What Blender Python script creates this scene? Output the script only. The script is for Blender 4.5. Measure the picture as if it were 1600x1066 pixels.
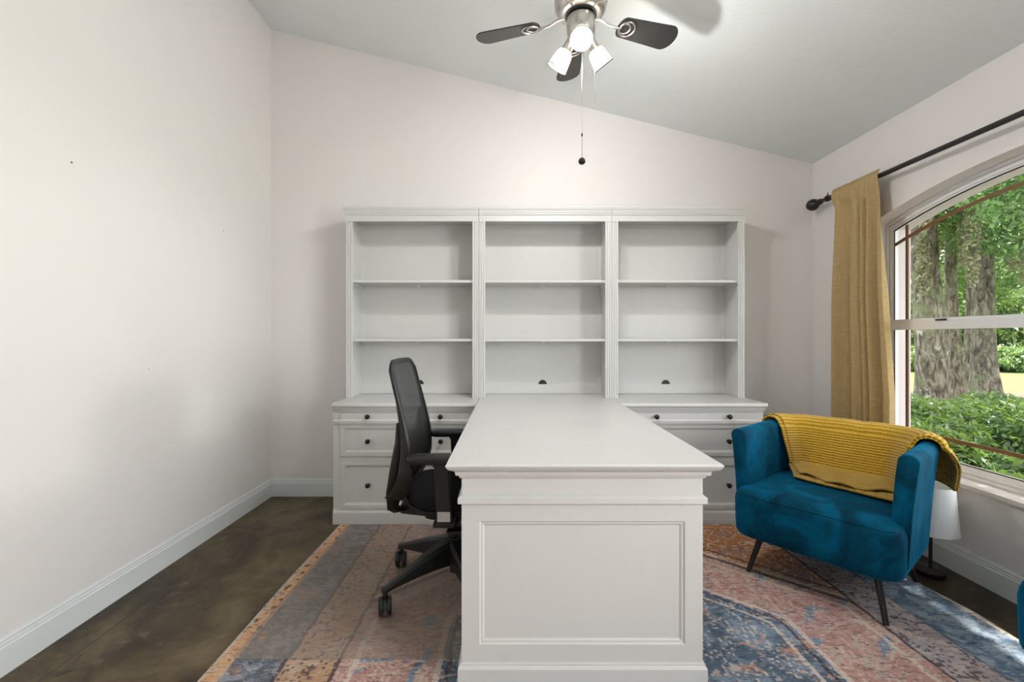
import bpy, bmesh, math, random
from math import sin, cos, pi, radians, sqrt
from mathutils import Vector, Matrix
import numpy as np

for o in list(bpy.data.objects):
    bpy.data.objects.remove(o)
SC = bpy.context.scene
COL = SC.collection
V = Vector

# ------------------------------------------------------------------ camera
cam_d = bpy.data.cameras.new('camera')
cam = bpy.data.objects.new('camera', cam_d); COL.objects.link(cam)
cam.location = (0, 0, 1.17); cam.rotation_euler = (pi/2, 0, 0)
cam_d.sensor_width = 36; cam_d.lens = 16.0
cam_d.shift_x = 3.5/1600; cam_d.shift_y = -5.3/1600
cam_d.clip_start = .05; cam_d.clip_end = 300
SC.camera = cam

# ------------------------------------------------------------------ world, sun, daylight
world = bpy.data.worlds.new('sky'); SC.world = world; world.use_nodes = True
wn = world.node_tree.nodes; wl = world.node_tree.links
wbg = wn['Background']; wbg.inputs['Color'].default_value = (.93, .95, 1.0, 1); wbg.inputs['Strength'].default_value = 4.6
sun_d = bpy.data.lights.new('sun', 'SUN'); sun = bpy.data.objects.new('sun', sun_d); COL.objects.link(sun)
sun_d.energy = 13.0; sun_d.angle = radians(.8); sun_d.color = (1, .96, .88)
SUN_TO = V((.50, .06, .866)).normalized()
sun.rotation_euler = SUN_TO.to_track_quat('Z', 'Y').to_euler()
sun.location = (6, 2, 8)

def area(name, loc, rot, sx, sy, power, color=(1, 1, 1), portal=False):
    d = bpy.data.lights.new(name, 'AREA'); d.shape = 'RECTANGLE'; d.size = sx; d.size_y = sy
    d.energy = power; d.color = color
    o = bpy.data.objects.new(name, d); COL.objects.link(o); o.location = loc; o.rotation_euler = rot
    if portal: d.cycles.is_portal = True
    return o
# portal in the arched window (guides the sky light in), added fill light outside the unseen side window
area('window_portal', (2.46, 1.895, 1.23), (0, radians(90), 0), 1.6, 1.8, 1, portal=True)
area('side_window_fill', (2.50, -.35, 1.50), (0, radians(90), 0), 1.4, 1.6, 90, (.995, .99, .995))
# added light panel, unseen in the garden, brightens the left wall through the window
area('garden_fill_panel', (9.6, 1.75, 1.98), (0, radians(90), 0), 1.0, 1.2, 190, (.99, 1.0, .97))

vs = SC.view_settings
vs.view_transform = 'Standard'; vs.look = 'None'; vs.gamma = 1.0; vs.exposure = 0.15
try: vs.use_curve_mapping = False
except Exception: pass
SC.cycles.use_denoising = True
SC.cycles.max_bounces = 10; SC.cycles.diffuse_bounces = 5; SC.cycles.transparent_max_bounces = 12
SC.cycles.sample_clamp_indirect = 8

# ------------------------------------------------------------------ materials
def nodes_of(name):
    m = bpy.data.materials.new(name); m.use_nodes = True
    nt = m.node_tree
    return m, nt, nt.nodes['Principled BSDF']

class G:
    """small node graph helper"""
    def __init__(s, nt): s.nt = nt
    def n(s, t, **k):
        x = s.nt.nodes.new(t)
        for a, b in k.items(): setattr(x, a, b)
        return x
    def put(s, sock, v):
        if hasattr(v, 'is_output') or isinstance(v, bpy.types.NodeSocket): s.nt.links.new(v, sock)
        else: sock.default_value = v
    def math(s, op, a, b=0.0, c=None, clamp=False):
        x = s.n('ShaderNodeMath', operation=op); x.use_clamp = clamp
        s.put(x.inputs[0], a); s.put(x.inputs[1], b)
        if c is not None: s.put(x.inputs[2], c)
        return x.outputs[0]
    def mix(s, f, a, b, blend='MIX'):
        x = s.n('ShaderNodeMix', data_type='RGBA', blend_type=blend)
        s.put(x.inputs[0], f)
        for i, v in ((6, a), (7, b)):
            if isinstance(v, tuple): v = (*v, 1) if len(v) == 3 else v
            s.put(x.inputs[i], v)
        return x.outputs[2]
    def coord(s, kind='Object'): return s.n('ShaderNodeTexCoord').outputs[kind]
    def mapping(s, v, scale=(1, 1, 1), loc=(0, 0, 0), rot=(0, 0, 0)):
        x = s.n('ShaderNodeMapping'); s.put(x.inputs[0], v)
        x.inputs['Scale'].default_value = scale; x.inputs['Location'].default_value = loc; x.inputs['Rotation'].default_value = rot
        return x.outputs[0]
    def noise(s, v, scale, detail=2, rough=.5, dist=0, col=False):
        x = s.n('ShaderNodeTexNoise'); s.put(x.inputs['Vector'], v)
        x.inputs['Scale'].default_value = scale; x.inputs['Detail'].default_value = detail
        x.inputs['Roughness'].default_value = rough; x.inputs['Distortion'].default_value = dist
        return x.outputs['Color' if col else 'Fac']
    def ramp(s, f, pts):
        x = s.n('ShaderNodeValToRGB'); s.put(x.inputs[0], f)
        e = x.color_ramp.elements
        while len(e) < len(pts): e.new(.5)
        for el, (p, c) in zip(e, pts):
            el.position = p; el.color = (*c, 1) if len(c) == 3 else c
        return x.outputs[0]
    def step(s, v, a, b):
        x = s.n('ShaderNodeMapRange'); x.interpolation_type = 'SMOOTHSTEP'
        s.put(x.inputs[0], v); x.inputs[1].default_value = a; x.inputs[2].default_value = b
        return x.outputs[0]
    def bump(s, h, strength, dist, bsdf):
        x = s.n('ShaderNodeBump'); x.inputs['Strength'].default_value = strength; x.inputs['Distance'].default_value = dist
        s.put(x.inputs['Height'], h); s.nt.links.new(x.outputs[0], bsdf.inputs['Normal'])

def plain(name, color, rough=.5, metal=0, var=.0, vscale=8, bump=0, bscale=200, spec=None, coat=0, sheen=0, stretch=(1, 1, 1)):
    m, nt, b = nodes_of(name); g = G(nt)
    b.inputs['Roughness'].default_value = rough; b.inputs['Metallic'].default_value = metal
    if spec is not None: b.inputs['Specular IOR Level'].default_value = spec
    if coat: b.inputs['Coat Weight'].default_value = coat; b.inputs['Coat Roughness'].default_value = .15
    if sheen: b.inputs['Sheen Weight'].default_value = sheen; b.inputs['Sheen Roughness'].default_value = .4
    co = g.mapping(g.coord(), scale=stretch)
    f = g.noise(co, vscale, 3)
    c2 = tuple(max(0, x*(1-var)) for x in color); c1 = tuple(min(1, x*(1+var)) for x in color)
    nt.links.new(g.mix(f, c1, c2), b.inputs['Base Color'])
    if bump: g.bump(g.noise(co, bscale, 2), bump, .002, b)
    return m

M = {}
M['wall'] = plain('wall_paint', (.768, .742, .726), .62, var=.015, vscale=1.5, bump=.25, bscale=160)
M['ceiling'] = plain('ceiling_paint', (.745, .79, .79), .8, var=.02, vscale=3, bump=.9, bscale=110)
M['trim'] = plain('trim_paint', (.70, .73, .735), .32, var=.015)
M['white'] = plain('white_furniture_paint', (.618, .618, .605), .38, var=.02, vscale=14, bump=.10, bscale=60, stretch=(1.5, 1.5, 1))
M['whitetop'] = plain('white_worktop_paint', (.618, .618, .605), .33, var=.03, vscale=10, bump=.3, bscale=60, stretch=(8, 1, 1))
M['vinyl'] = plain('window_vinyl', (.82, .82, .83), .35, var=.02)
M['stucco'] = plain('exterior_stucco', (.66, .62, .62), .8, var=.04, bump=.5, bscale=90)
M['gasket'] = plain('dark_gasket', (.03, .03, .035), .5)
M['bronze'] = plain('brown_grille', (.20, .10, .045), .45, var=.1)
M['blackmetal'] = plain('black_metal', (.010, .0095, .009), .42, var=.2, vscale=30)
M['knob'] = plain('knob_black_bronze', (.03, .03, .03), .3, metal=.6, var=.2, vscale=80)
M['chrome'] = plain('brushed_nickel', (.62, .60, .57), .28, metal=1, var=.05, vscale=40)
M['blade'] = plain('dark_fan_blade', (.022, .021, .020), .45, var=.1, vscale=30, stretch=(1, 6, 1))
M['plastic'] = plain('black_plastic', (.009, .009, .0095), .42, var=.15, vscale=60, bump=.3, bscale=500)
M['fabric'] = plain('black_fabric', (.012, .012, .013), .95, var=.3, vscale=90, bump=.8, bscale=700, spec=.15)
M['sticker'] = plain('silver_sticker', (.55, .56, .56), .4, metal=.3, var=.15, vscale=120)
M['shadewhite'] = plain('white_lampshade', (.78, .80, .82), .6, var=.02)
M['darkglass'] = plain('dark_table_top', (.02, .025, .022), .15, var=.1)

def m_mesh():
    m, nt, b = nodes_of('black_chair_mesh'); g = G(nt)
    co = g.coord('UV')
    b.inputs['Base Color'].default_value = (.018, .018, .018, 1); b.inputs['Roughness'].default_value = .6
    w = g.mapping(co, scale=(110, 220, 1)); ch = g.n('ShaderNodeTexChecker'); g.put(ch.inputs[0], w); ch.inputs['Scale'].default_value = 1
    tr = g.n('ShaderNodeBsdfTransparent'); mx = g.n('ShaderNodeMixShader')
    nt.links.new(g.math('MULTIPLY', ch.outputs['Fac'], .22), mx.inputs[0])
    nt.links.new(b.outputs[0], mx.inputs[1]); nt.links.new(tr.outputs[0], mx.inputs[2])
    nt.links.new(mx.outputs[0], nt.nodes['Material Output'].inputs[0])
    return m
M['mesh'] = m_mesh()

def m_glass(name, tint, gloss=.009):
    m, nt, b = nodes_of(name); g = G(nt)
    tr = g.n('ShaderNodeBsdfTransparent'); tr.inputs[0].default_value = (*tint, 1)
    gl = g.n('ShaderNodeBsdfGlossy'); gl.inputs['Roughness'].default_value = .02
    lw = g.n('ShaderNodeLayerWeight'); lw.inputs[0].default_value = .35
    mx = g.n('ShaderNodeMixShader')
    nt.links.new(g.math('MULTIPLY', lw.outputs['Fresnel'], gloss*4, clamp=True), mx.inputs[0])
    nt.links.new(tr.outputs[0], mx.inputs[1]); nt.links.new(gl.outputs[0], mx.inputs[2])
    nt.links.new(mx.outputs[0], nt.nodes['Material Output'].inputs[0])
    return m
M['glass'] = m_glass('window_glass', (.97, .98, .97))

def m_mat():
    m, nt, b = nodes_of('hazy_clear_vinyl'); g = G(nt)
    tr = g.n('ShaderNodeBsdfTransparent'); tr.inputs[0].default_value = (.95, .93, .91, 1)
    b.inputs['Base Color'].default_value = (.46, .40, .36, 1); b.inputs['Roughness'].default_value = .28
    b.inputs['Specular IOR Level'].default_value = .35
    g.bump(g.noise(g.coord(), 900, 1), .3, .0005, b)
    mx = g.n('ShaderNodeMixShader')
    f = g.math('MULTIPLY_ADD', g.noise(g.coord(), 3, 3), .12, .16)
    nt.links.new(f, mx.inputs[0]); nt.links.new(tr.outputs[0], mx.inputs[1]); nt.links.new(b.outputs[0], mx.inputs[2])
    nt.links.new(mx.outputs[0], nt.nodes['Material Output'].inputs[0])
    return m
M['vinylmat'] = m_mat()

def m_lampglass():
    m, nt, b = nodes_of('lit_frosted_glass'); g = G(nt)
    b.inputs['Base Color'].default_value = (.35, .34, .32, 1); b.inputs['Roughness'].default_value = .3
    b.inputs['Emission Color'].default_value = (1, .93, .84, 1); b.inputs['Emission Strength'].default_value = .5
    tr = g.n('ShaderNodeBsdfTransparent'); tr.inputs[0].default_value = (1, .95, .88, 1); mx = g.n('ShaderNodeMixShader'); mx.inputs[0].default_value = .4
    nt.links.new(b.outputs[0], mx.inputs[1]); nt.links.new(tr.outputs[0], mx.inputs[2]); nt.links.new(mx.outputs[0], nt.nodes['Material Output'].inputs[0])
    return m
M['lampglass'] = m_lampglass()
def m_bulb():
    m, nt, b = nodes_of('lit_bulb'); b.inputs['Emission Color'].default_value = (1, .95, .88, 1); b.inputs['Emission Strength'].default_value = 4
    return m
M['bulb'] = m_bulb()

def m_floor():
    m, nt, b = nodes_of('stained_concrete'); g = G(nt); co = g.coord()
    f1 = g.noise(g.mapping(co, scale=(1, 1, 1), rot=(0, 0, .5)), 2.2, 7, .62, .8)
    f2 = g.noise(co, 11, 5, .65, .5)
    c = g.ramp(f1, [(.32, (.016, .010, .005)), (.44, (.048, .031, .015)), (.56, (.098, .070, .032)), (.70, (.150, .115, .062))])
    c = g.mix(g.step(f2, .55, .75), c, (.155, .115, .075))
    c = g.mix(g.step(f2, .43, .28), c, (.028, .018, .012))
    x = g.n('ShaderNodeSeparateXYZ'); g.put(x.inputs[0], co)
    d = g.math('ABSOLUTE', g.math('SUBTRACT', x.outputs[0], -1.6))
    ln = g.step(d, .006, .001)
    c = g.mix(g.math('MULTIPLY', ln, .6), c, (.02, .014, .01))
    nt.links.new(c, b.inputs['Base Color'])
    b.inputs['Roughness'].default_value = .36; b.inputs['Specular IOR Level'].default_value = .3
    g.bump(g.math('SUBTRACT', f2, ln), .15, .004, b)
    return m
M['floor'] = m_floor()

def m_rug():
    m, nt, b = nodes_of('distressed_oriental_rug'); g = G(nt); co = g.coord()
    dn = g.n('ShaderNodeVectorMath', operation='MULTIPLY_ADD')
    g.put(dn.inputs[0], g.noise(co, 9, 3, .6, col=True)); dn.inputs[1].default_value = (.03, .03, 0); 
    off = g.n('ShaderNodeVectorMath', operation='SUBTRACT'); g.put(off.inputs[0], co); off.inputs[1].default_value = (.015, .015, 0)
    nt.links.new(off.outputs[0], dn.inputs[2])
    wob = dn.outputs[0]
    sp = g.n('ShaderNodeSeparateXYZ'); g.put(sp.inputs[0], wob)
    s0 = g.n('ShaderNodeSeparateXYZ'); g.put(s0.inputs[0], co)
    x, y = sp.outputs[0], sp.outputs[1]
    xr = s0.outputs[0]
    cx = .4475; HW = 1.5075
    u = g.math('ABSOLUTE', g.math('SUBTRACT', x, cx))
    ur = g.math('ABSOLUTE', g.math('SUBTRACT', xr, cx))
    big = g.noise(co, 1.6, 3, .5); med = g.noise(co, 7, 4, .6); fine = g.noise(co, 60, 4, .75)
    med2 = g.noise(g.mapping(co, loc=(7, 3, 0)), 13, 4, .6, 1.2)
    CREAM = (.50, .38, .30); PEACH = (.46, .22, .12); ORANGE = (.48, .19, .055); BLUE = (.085, .125, .175)
    LBLUE = (.20, .27, .35); PINK = (.45, .25, .22); DARK = (.045, .035, .045); TAN = (.60, .39, .235)
    def line(v, at, w, soft=.004):
        d = g.math('ABSOLUTE', g.math('SUBTRACT', v, at))
        return g.step(d, w+soft, w)
    # field: broad washes of peach, orange and pinkish cream
    field = g.mix(g.step(big, .42, .60), PINK, PEACH)
    field = g.mix(g.step(med2, .50, .66), field, CREAM)
    warm = g.math('MULTIPLY', g.step(y, 2.12, 2.45), g.step(g.math('ABSOLUTE', g.math('SUBTRACT', x, 1.1)), .60, .30))
    field = g.mix(g.math('MULTIPLY', warm, .85), field, ORANGE)
    # angular cloud-band motifs: stacked stepped waves
    sn = g.n('ShaderNodeVectorMath', operation='SNAP'); g.put(sn.inputs[0], co); sn.inputs[1].default_value = (.011, .011, .011)
    mirr = g.n('ShaderNodeCombineXYZ'); sx_ = g.n('ShaderNodeSeparateXYZ'); g.put(sx_.inputs[0], sn.outputs[0])
    g.put(mirr.inputs[0], g.math('ABSOLUTE', g.math('SUBTRACT', sx_.outputs[0], cx))); g.put(mirr.inputs[1], sx_.outputs[1])
    ct = g.noise(mirr.outputs[0], 7.5, 1.5, .5, .4); ct2 = g.noise(g.mapping(mirr.outputs[0], loc=(2, 5, 0)), 13, 1.5, .5, .3)
    def contour(f, lv, w): return g.step(g.math('ABSOLUTE', g.math('SUBTRACT', f, lv)), w*1.6, w)
    m1 = g.math('MAXIMUM', contour(ct, .50, .009), contour(ct, .60, .008)); m1 = g.math('MAXIMUM', m1, contour(ct, .40, .008))
    motif = g.math('MULTIPLY', m1, g.step(med, .34, .46))
    dkl = g.math('MAXIMUM', contour(ct, .475, .007), contour(ct, .575, .007))
    motif_fill = g.step(ct, .60, .605)
    field = g.mix(g.math('MULTIPLY', motif_fill, .35), field, (.20, .22, .26))
    field = g.mix(g.math('MULTIPLY', motif, .85), field, (.66, .52, .42)); field = g.mix(g.math('MULTIPLY', dkl, .45), field, (.16, .10, .09))
    # hexagonal medallions, mirrored about the centre line of the rug
    def hexd(cx_, cy_, sx, sy):
        ax = g.math('DIVIDE', g.math('ABSOLUTE', g.math('SUBTRACT', x, cx_)), sx)
        ay = g.math('DIVIDE', g.math('ABSOLUTE', g.math('SUBTRACT', y, cy_)), sy)
        return g.math('MAXIMUM', g.math('ADD', g.math('MULTIPLY', ax, .62), g.math('MULTIPLY', ay, .62)), g.math('MAXIMUM', g.math('MULTIPLY', ay, .98), g.math('MULTIPLY', ax, .8)))
    h1 = hexd(cx, 1.70, .86, .78)
    inside = g.step(h1, 1.0, .985)
    inner = g.mix(g.step(med2, .46, .60), PINK, (.50, .36, .30))
    inner = g.mix(g.step(g.noise(g.mapping(co, loc=(3, 9, 0)), 5.5, 4, .6, 1.5), .56, .62), inner, LBLUE)
    inner = g.mix(g.math('MULTIPLY', motif, .7), inner, (.58, .46, .40))
    c = g.mix(inside, field, inner)
    h2 = hexd(cx, 1.70, .56, .50)
    blu = g.mix(g.step(med, .46, .62), BLUE, LBLUE)
    blu = g.mix(g.math('MULTIPLY', g.step(med2, .57, .63), .85), blu, (.50, .25, .18))
    blu = g.mix(g.math('MULTIPLY', motif, .75), blu, (.55, .47, .42))
    c = g.mix(g.step(h2, 1.0, .985), c, blu)
    for at, w, colr in ((1.0, .012, DARK), (1.03, .012, (.62, .45, .32)), (.93, .006, (.60, .50, .42)), (1.08, .006, DARK)):
        c = g.mix(g.math('MULTIPLY', line(h1, at, w), .8), c, colr)
    for at, w, colr in ((1.0, .014, (.62, .52, .46)), (.95, .008, DARK), (.88, .010, (.60, .52, .46))):
        c = g.mix(g.math('MULTIPLY', line(h2, at, w), .8), c, colr)
    # floral border of cream with thin dark vine lines
    vl = g.math('MULTIPLY', g.math('MAXIMUM', contour(ct2, .5, .010), contour(ct2, .62, .009)), g.step(med, .36, .46))
    bord = g.mix(g.step(med, .45, .62), (.47, .29, .18), CREAM)
    bord = g.mix(g.math('MULTIPLY', g.step(xr, .9, 1.3), .75), bord, g.mix(g.step(med2, .42, .60), (.26, .26, .31), (.46, .38, .38)))
    bord = g.mix(g.math('MULTIPLY', vl, .75), bord, DARK)
    bm_ = g.step(u, 1.055, 1.065)
    c = g.mix(bm_, c, bord)
    # blue guard stripe
    bl2 = g.mix(g.step(med2, .42, .62), (.12, .14, .175), (.28, .29, .33))
    bl2 = g.mix(g.math('MULTIPLY', g.step(med, .58, .66), .6), bl2, (.45, .27, .17))
    c = g.mix(g.step(u, 1.245, 1.255), c, bl2)
    for at, w in ((1.25, .006), (1.06, .005)):
        c = g.mix(g.math('MULTIPLY', line(u, at, w), .8), c, DARK)
    # light outer edge stripe with dark dots on the left, thin pale binding on the right
    left = g.step(xr, -.1, -.2)
    tan = g.mix(g.math('MULTIPLY', contour(ct2, .5, .03), .5), TAN, (.58, .30, .14))
    dots = g.n('ShaderNodeTexVoronoi'); g.put(dots.inputs['Vector'], g.mapping(co, scale=(1, .8, 1))); dots.inputs['Scale'].default_value = 26
    tan = g.mix(g.math('MULTIPLY', g.step(dots.outputs['Distance'], .32, .24), .85), tan, (.12, .07, .03))
    c = g.mix(g.math('MULTIPLY', g.step(ur, 1.435, 1.440), left), c, tan)
    rt = g.math('SUBTRACT', 1, left)
    rb = g.mix(g.step(med2, .40, .60), (.10, .17, .25), (.27, .33, .40))
    c = g.mix(g.math('MULTIPLY', g.math('MULTIPLY', g.step(u, 1.22, 1.27), rt), .85), c, rb)
    c = g.mix(g.math('MULTIPLY', g.step(ur, 1.492, 1.494), .9), c, (.52, .44, .36))
    # distressing: dark short scratches and worn pale flecks
    scr = g.noise(g.mapping(co, scale=(1, 3.5, 1)), 26, 4, .7, .6)
    c = g.mix(g.math('MULTIPLY', g.step(scr, .55, .60), .62), c, DARK)
    c = g.mix(g.math('MULTIPLY', g.step(g.noise(g.mapping(co, scale=(1, 2, 1), loc=(5, 5, 0)), 34, 4, .7, .8), .57, .64), .55), c, (.56, .50, .46))
    c = g.mix(g.math('MULTIPLY', g.step(fine, .35, .7), .18), c, (.10, .08, .08))
    nt.links.new(c, b.inputs['Base Color'])
    b.inputs['Roughness'].default_value = .95; b.inputs['Specular IOR Level'].default_value = .1
    g.bump(g.noise(co, 350, 2), .6, .002, b)
    return m
M['rug'] = m_rug()

def m_velvet():
    m, nt, b = nodes_of('teal_velvet'); g = G(nt); co = g.coord()
    f = g.noise(g.mapping(co, scale=(1, 1, .7)), 6, 5, .6, 1.0)
    c = g.ramp(f, [(.32, (.001, .024, .048)), (.50, (.001, .052, .096)), (.68, (.001, .092, .19))])
    nt.links.new(c, b.inputs['Base Color'])
    b.inputs['Roughness'].default_value = .8; b.inputs['Specular IOR Level'].default_value = .06
    b.inputs['Sheen Weight'].default_value = .40; b.inputs['Sheen Roughness'].default_value = .35
    b.inputs['Sheen Tint'].default_value = (.02, .42, .80, 1)
    g.bump(f, .3, .01, b)
    return m
M['velvet'] = m_velvet()

def m_knit():
    m, nt, b = nodes_of('mustard_knit'); g = G(nt); uv = g.coord('UV')
    w = g.n('ShaderNodeTexWave', wave_type='BANDS', bands_direction='Y'); g.put(w.inputs[0], uv)
    w.inputs['Scale'].default_value = 30; w.inputs['Distortion'].default_value = .35; w.inputs['Detail'].default_value = 1; w.inputs['Detail Scale'].default_value = 2
    w2 = g.n('ShaderNodeTexWave', wave_type='BANDS', bands_direction='X'); g.put(w2.inputs[0], uv)
    w2.inputs['Scale'].default_value = 34; w2.inputs['Distortion'].default_value = .3
    h = g.math('ADD', w.outputs['Fac'], g.math('MULTIPLY', w2.outputs['Fac'], .55))
    c = g.mix(g.step(h, .1, 1.3), (.50, .27, .012), (.86, .54, .050))
    nt.links.new(c, b.inputs['Base Color']); b.inputs['Roughness'].default_value = .9
    b.inputs['Specular IOR Level'].default_value = .15; b.inputs['Sheen Weight'].default_value = .25
    g.bump(h, .9, .006, b)
    return m
M['knit'] = m_knit()

def m_curtain():
    m, nt, b = nodes_of('ochre_linen'); g = G(nt); co = g.coord()
    f = g.noise(g.mapping(co, scale=(1, 1, .05)), 300, 2); f2 = g.noise(g.mapping(co, scale=(.05, .05, 1)), 300, 2)
    h = g.math('ADD', f, f2)
    c = g.mix(g.step(h, .8, 1.2), (.45, .325, .155), (.53, .395, .20))
    nt.links.new(c, b.inputs['Base Color']); b.inputs['Roughness'].default_value = .9; b.inputs['Specular IOR Level'].default_value = .15
    tl = g.n('ShaderNodeBsdfTranslucent'); tl.inputs[0].default_value = (.60, .42, .2, 1)
    mx = g.n('ShaderNodeMixShader'); mx.inputs[0].default_value = .12
    nt.links.new(b.outputs[0], mx.inputs[1]); nt.links.new(tl.outputs[0], mx.inputs[2])
    nt.links.new(mx.outputs[0], nt.nodes['Material Output'].inputs[0])
    g.bump(h, .15, .0006, b)
    return m
M['curtain'] = m_curtain()

def m_leaf(name, c1, c2, c3):
    m, nt, b = nodes_of(name); g = G(nt)
    oi = g.n('ShaderNodeNewGeometry')
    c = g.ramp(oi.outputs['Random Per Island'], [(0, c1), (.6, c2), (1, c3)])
    nt.links.new(c, b.inputs['Base Color']); b.inputs['Roughness'].default_value = .45
    tl = g.n('ShaderNodeBsdfTranslucent'); nt.links.new(g.mix(.35, c, (.30, .42, .05)), tl.inputs[0])
    mx = g.n('ShaderNodeMixShader'); mx.inputs[0].default_value = .4
    nt.links.new(b.outputs[0], mx.inputs[1]); nt.links.new(tl.outputs[0], mx.inputs[2])
    nt.links.new(mx.outputs[0], nt.nodes['Material Output'].inputs[0])
    return m
M['leaf_hedge'] = m_leaf('hedge_leaves', (.030, .075, .018), (.06, .14, .03), (.16, .24, .06))
M['leaf_oak'] = m_leaf('oak_leaves', (.035, .095, .030), (.07, .17, .05), (.17, .28, .09))
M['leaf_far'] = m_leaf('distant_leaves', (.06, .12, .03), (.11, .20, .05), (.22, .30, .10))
def m_bark():
    m, nt, b = nodes_of('oak_bark'); g = G(nt); co = g.coord()
    f = g.noise(g.mapping(co, scale=(1, 1, .3)), 16, 6, .7, .6); f2 = g.noise(co, 3.2, 4, .6)
    c = g.ramp(f, [(.36, (.020, .017, .012)), (.50, (.105, .088, .065)), (.62, (.24, .21, .17))])
    c = g.mix(g.step(f2, .52, .68), c, (.13, .15, .075)); c = g.mix(g.step(g.noise(g.mapping(co, loc=(4, 1, 2)), 5, 4, .6), .60, .70), c, (.36, .35, .31))
    nt.links.new(c, b.inputs['Base Color']); b.inputs['Roughness'].default_value = .95; g.bump(f, 1, .03, b); return m
M['bark'] = m_bark()
M['moss'] = m_leaf('hanging_moss', (.20, .18, .12), (.27, .24, .16), (.36, .33, .24))
M['lawn'] = plain('lawn_grass', (.095, .150, .020), .9, var=.3, vscale=3, bump=1, bscale=60)
M['mulch'] = plain('leaf_litter', (.10, .075, .055), .95, var=.6, vscale=14, bump=1, bscale=60)

# ------------------------------------------------------------------ mesh helpers
def link(name, bm, mat, parent=None, loc=(0, 0, 0), bevel=0, smooth=False, shift=None, seg=2, auto=None):
    if shift is not None: bmesh.ops.translate(bm, verts=bm.verts, vec=-V(shift))
    bmesh.ops.recalc_face_normals(bm, faces=bm.faces)
    me = bpy.data.meshes.new(name); bm.to_mesh(me); bm.free()
    o = bpy.data.objects.new(name, me); COL.objects.link(o); o.location = loc
    me.materials.append(mat)
    if parent is not None: o.parent = parent
    if smooth:
        for p in me.polygons: p.use_smooth = True
    if auto:
        me.set_sharp_from_angle(angle=radians(auto))
    if bevel:
        md = o.modifiers.new('bevel', 'BEVEL'); md.width = bevel; md.segments = seg; md.limit_method = 'ANGLE'; md.angle_limit = radians(35)
    return o

def empty(name, label, cat, loc=(0, 0, 0), rz=0, group=None):
    o = bpy.data.objects.new(name, None); COL.objects.link(o); o.location = loc; o.rotation_euler = (0, 0, rz)
    o.empty_display_size = .1
    tag(o, label, cat, group); return o
def tag(o, label, cat, group=None, kind=None):
    if label: o['label'] = label
    if cat: o['category'] = cat
    if group: o['group'] = group
    if kind: o['kind'] = kind
    return o
def struct(o, label=None):
    o['kind'] = 'structure'
    if label: o['label'] = label
    return o

def B(): return bmesh.new()
def box(bm, x0, x1, y0, y1, z0, z1):
    vs_ = [bm.verts.new(p) for p in ((x0, y0, z0), (x1, y0, z0), (x1, y1, z0), (x0, y1, z0), (x0, y0, z1), (x1, y0, z1), (x1, y1, z1), (x0, y1, z1))]
    for f in ((0, 3, 2, 1), (4, 5, 6, 7), (0, 1, 5, 4), (1, 2, 6, 5), (2, 3, 7, 6), (3, 0, 4, 7)):
        bm.faces.new([vs_[i] for i in f])
    return bm
def loft(bm, rings, cap0=True, cap1=True, closed=True):
    R = [[bm.verts.new(p) for p in r] for r in rings]
    n = len(R[0])
    for a, b in zip(R, R[1:]):
        for i in range(n if closed else n-1):
            j = (i+1) % n
            bm.faces.new((a[i], a[j], b[j], b[i]))
    if cap0: bm.faces.new(list(reversed(R[0])))
    if cap1: bm.faces.new(R[-1])
    return bm
def loft_rect(bm, x0, x1, y0, y1, prof, s=(1, 1, 1, 1)):
    """stacked rectangles grown outward by (offset, z); s = how much each side (left,right,front,back) grows"""
    return loft(bm, [[(x0-o*s[0], y0-o*s[2], z), (x1+o*s[1], y0-o*s[2], z), (x1+o*s[1], y1+o*s[3], z), (x0-o*s[0], y1+o*s[3], z)] for o, z in prof])
def panel(bm, x0, x1, z0, z1, yf, yb, frame=.03, rec=.006, bev=.006, inner=0):
    """raised frame and sunk field facing -Y"""
    def r(i, y): return [(x0+i, y, z0+i), (x1-i, y, z0+i), (x1-i, y, z1-i), (x0+i, y, z1-i)]
    return loft(bm, [r(0, yb), r(0, yf), r(frame, yf), r(frame+bev*.4, yf+rec*.5), r(frame+bev, yf+rec*.5), r(frame+bev*1.6, yf+rec)])
def tube(bm, pts, rad, n=12, caps=True):
    pts = [V(p) for p in pts]
    if not hasattr(rad, '__len__'): rad = [rad]*len(pts)
    rings = []; up = None
    for i, p in enumerate(pts):
        t = (pts[min(i+1, len(pts)-1)]-pts[max(i-1, 0)]).normalized()
        if up is None: up = V((0, 0, 1)) if abs(t.z) < .9 else V((1, 0, 0))
        a = t.cross(up).normalized(); up = a.cross(t).normalized()
        rings.append([p + (a*cos(2*pi*k/n)+up*sin(2*pi*k/n))*rad[i] for k in range(n)])
    return loft(bm, rings, caps, caps)
def lathe(bm, prof, n=32, mat=Matrix(), cap=True):
    """prof = [(r,z)...] about local z, then transformed by mat"""
    rings = [[mat @ V((r*cos(2*pi*k/n), r*sin(2*pi*k/n), z)) for k in range(n)] for r, z in prof]
    return loft(bm, rings, cap, cap)
def rrect(hx0, hx1, hy0, hy1, rs, n=8):
    """rounded rectangle outline ccw; rs = radii (front-left, front-right, back-right, back-left)"""
    out = []
    cs = ((hx0, hy0, rs[0], pi, 1, 1), (hx1, hy0, rs[1], 1.5*pi, -1, 1), (hx1, hy1, rs[2], 0, -1, -1), (hx0, hy1, rs[3], .5*pi, 1, -1))
    for x, y, r, a0, sx, sy in cs:
        for k in range(n+1):
            a = a0+.5*pi*k/n
            out.append((x+sx*r+r*cos(a), y+sy*r+r*sin(a)))
    return out
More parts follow.
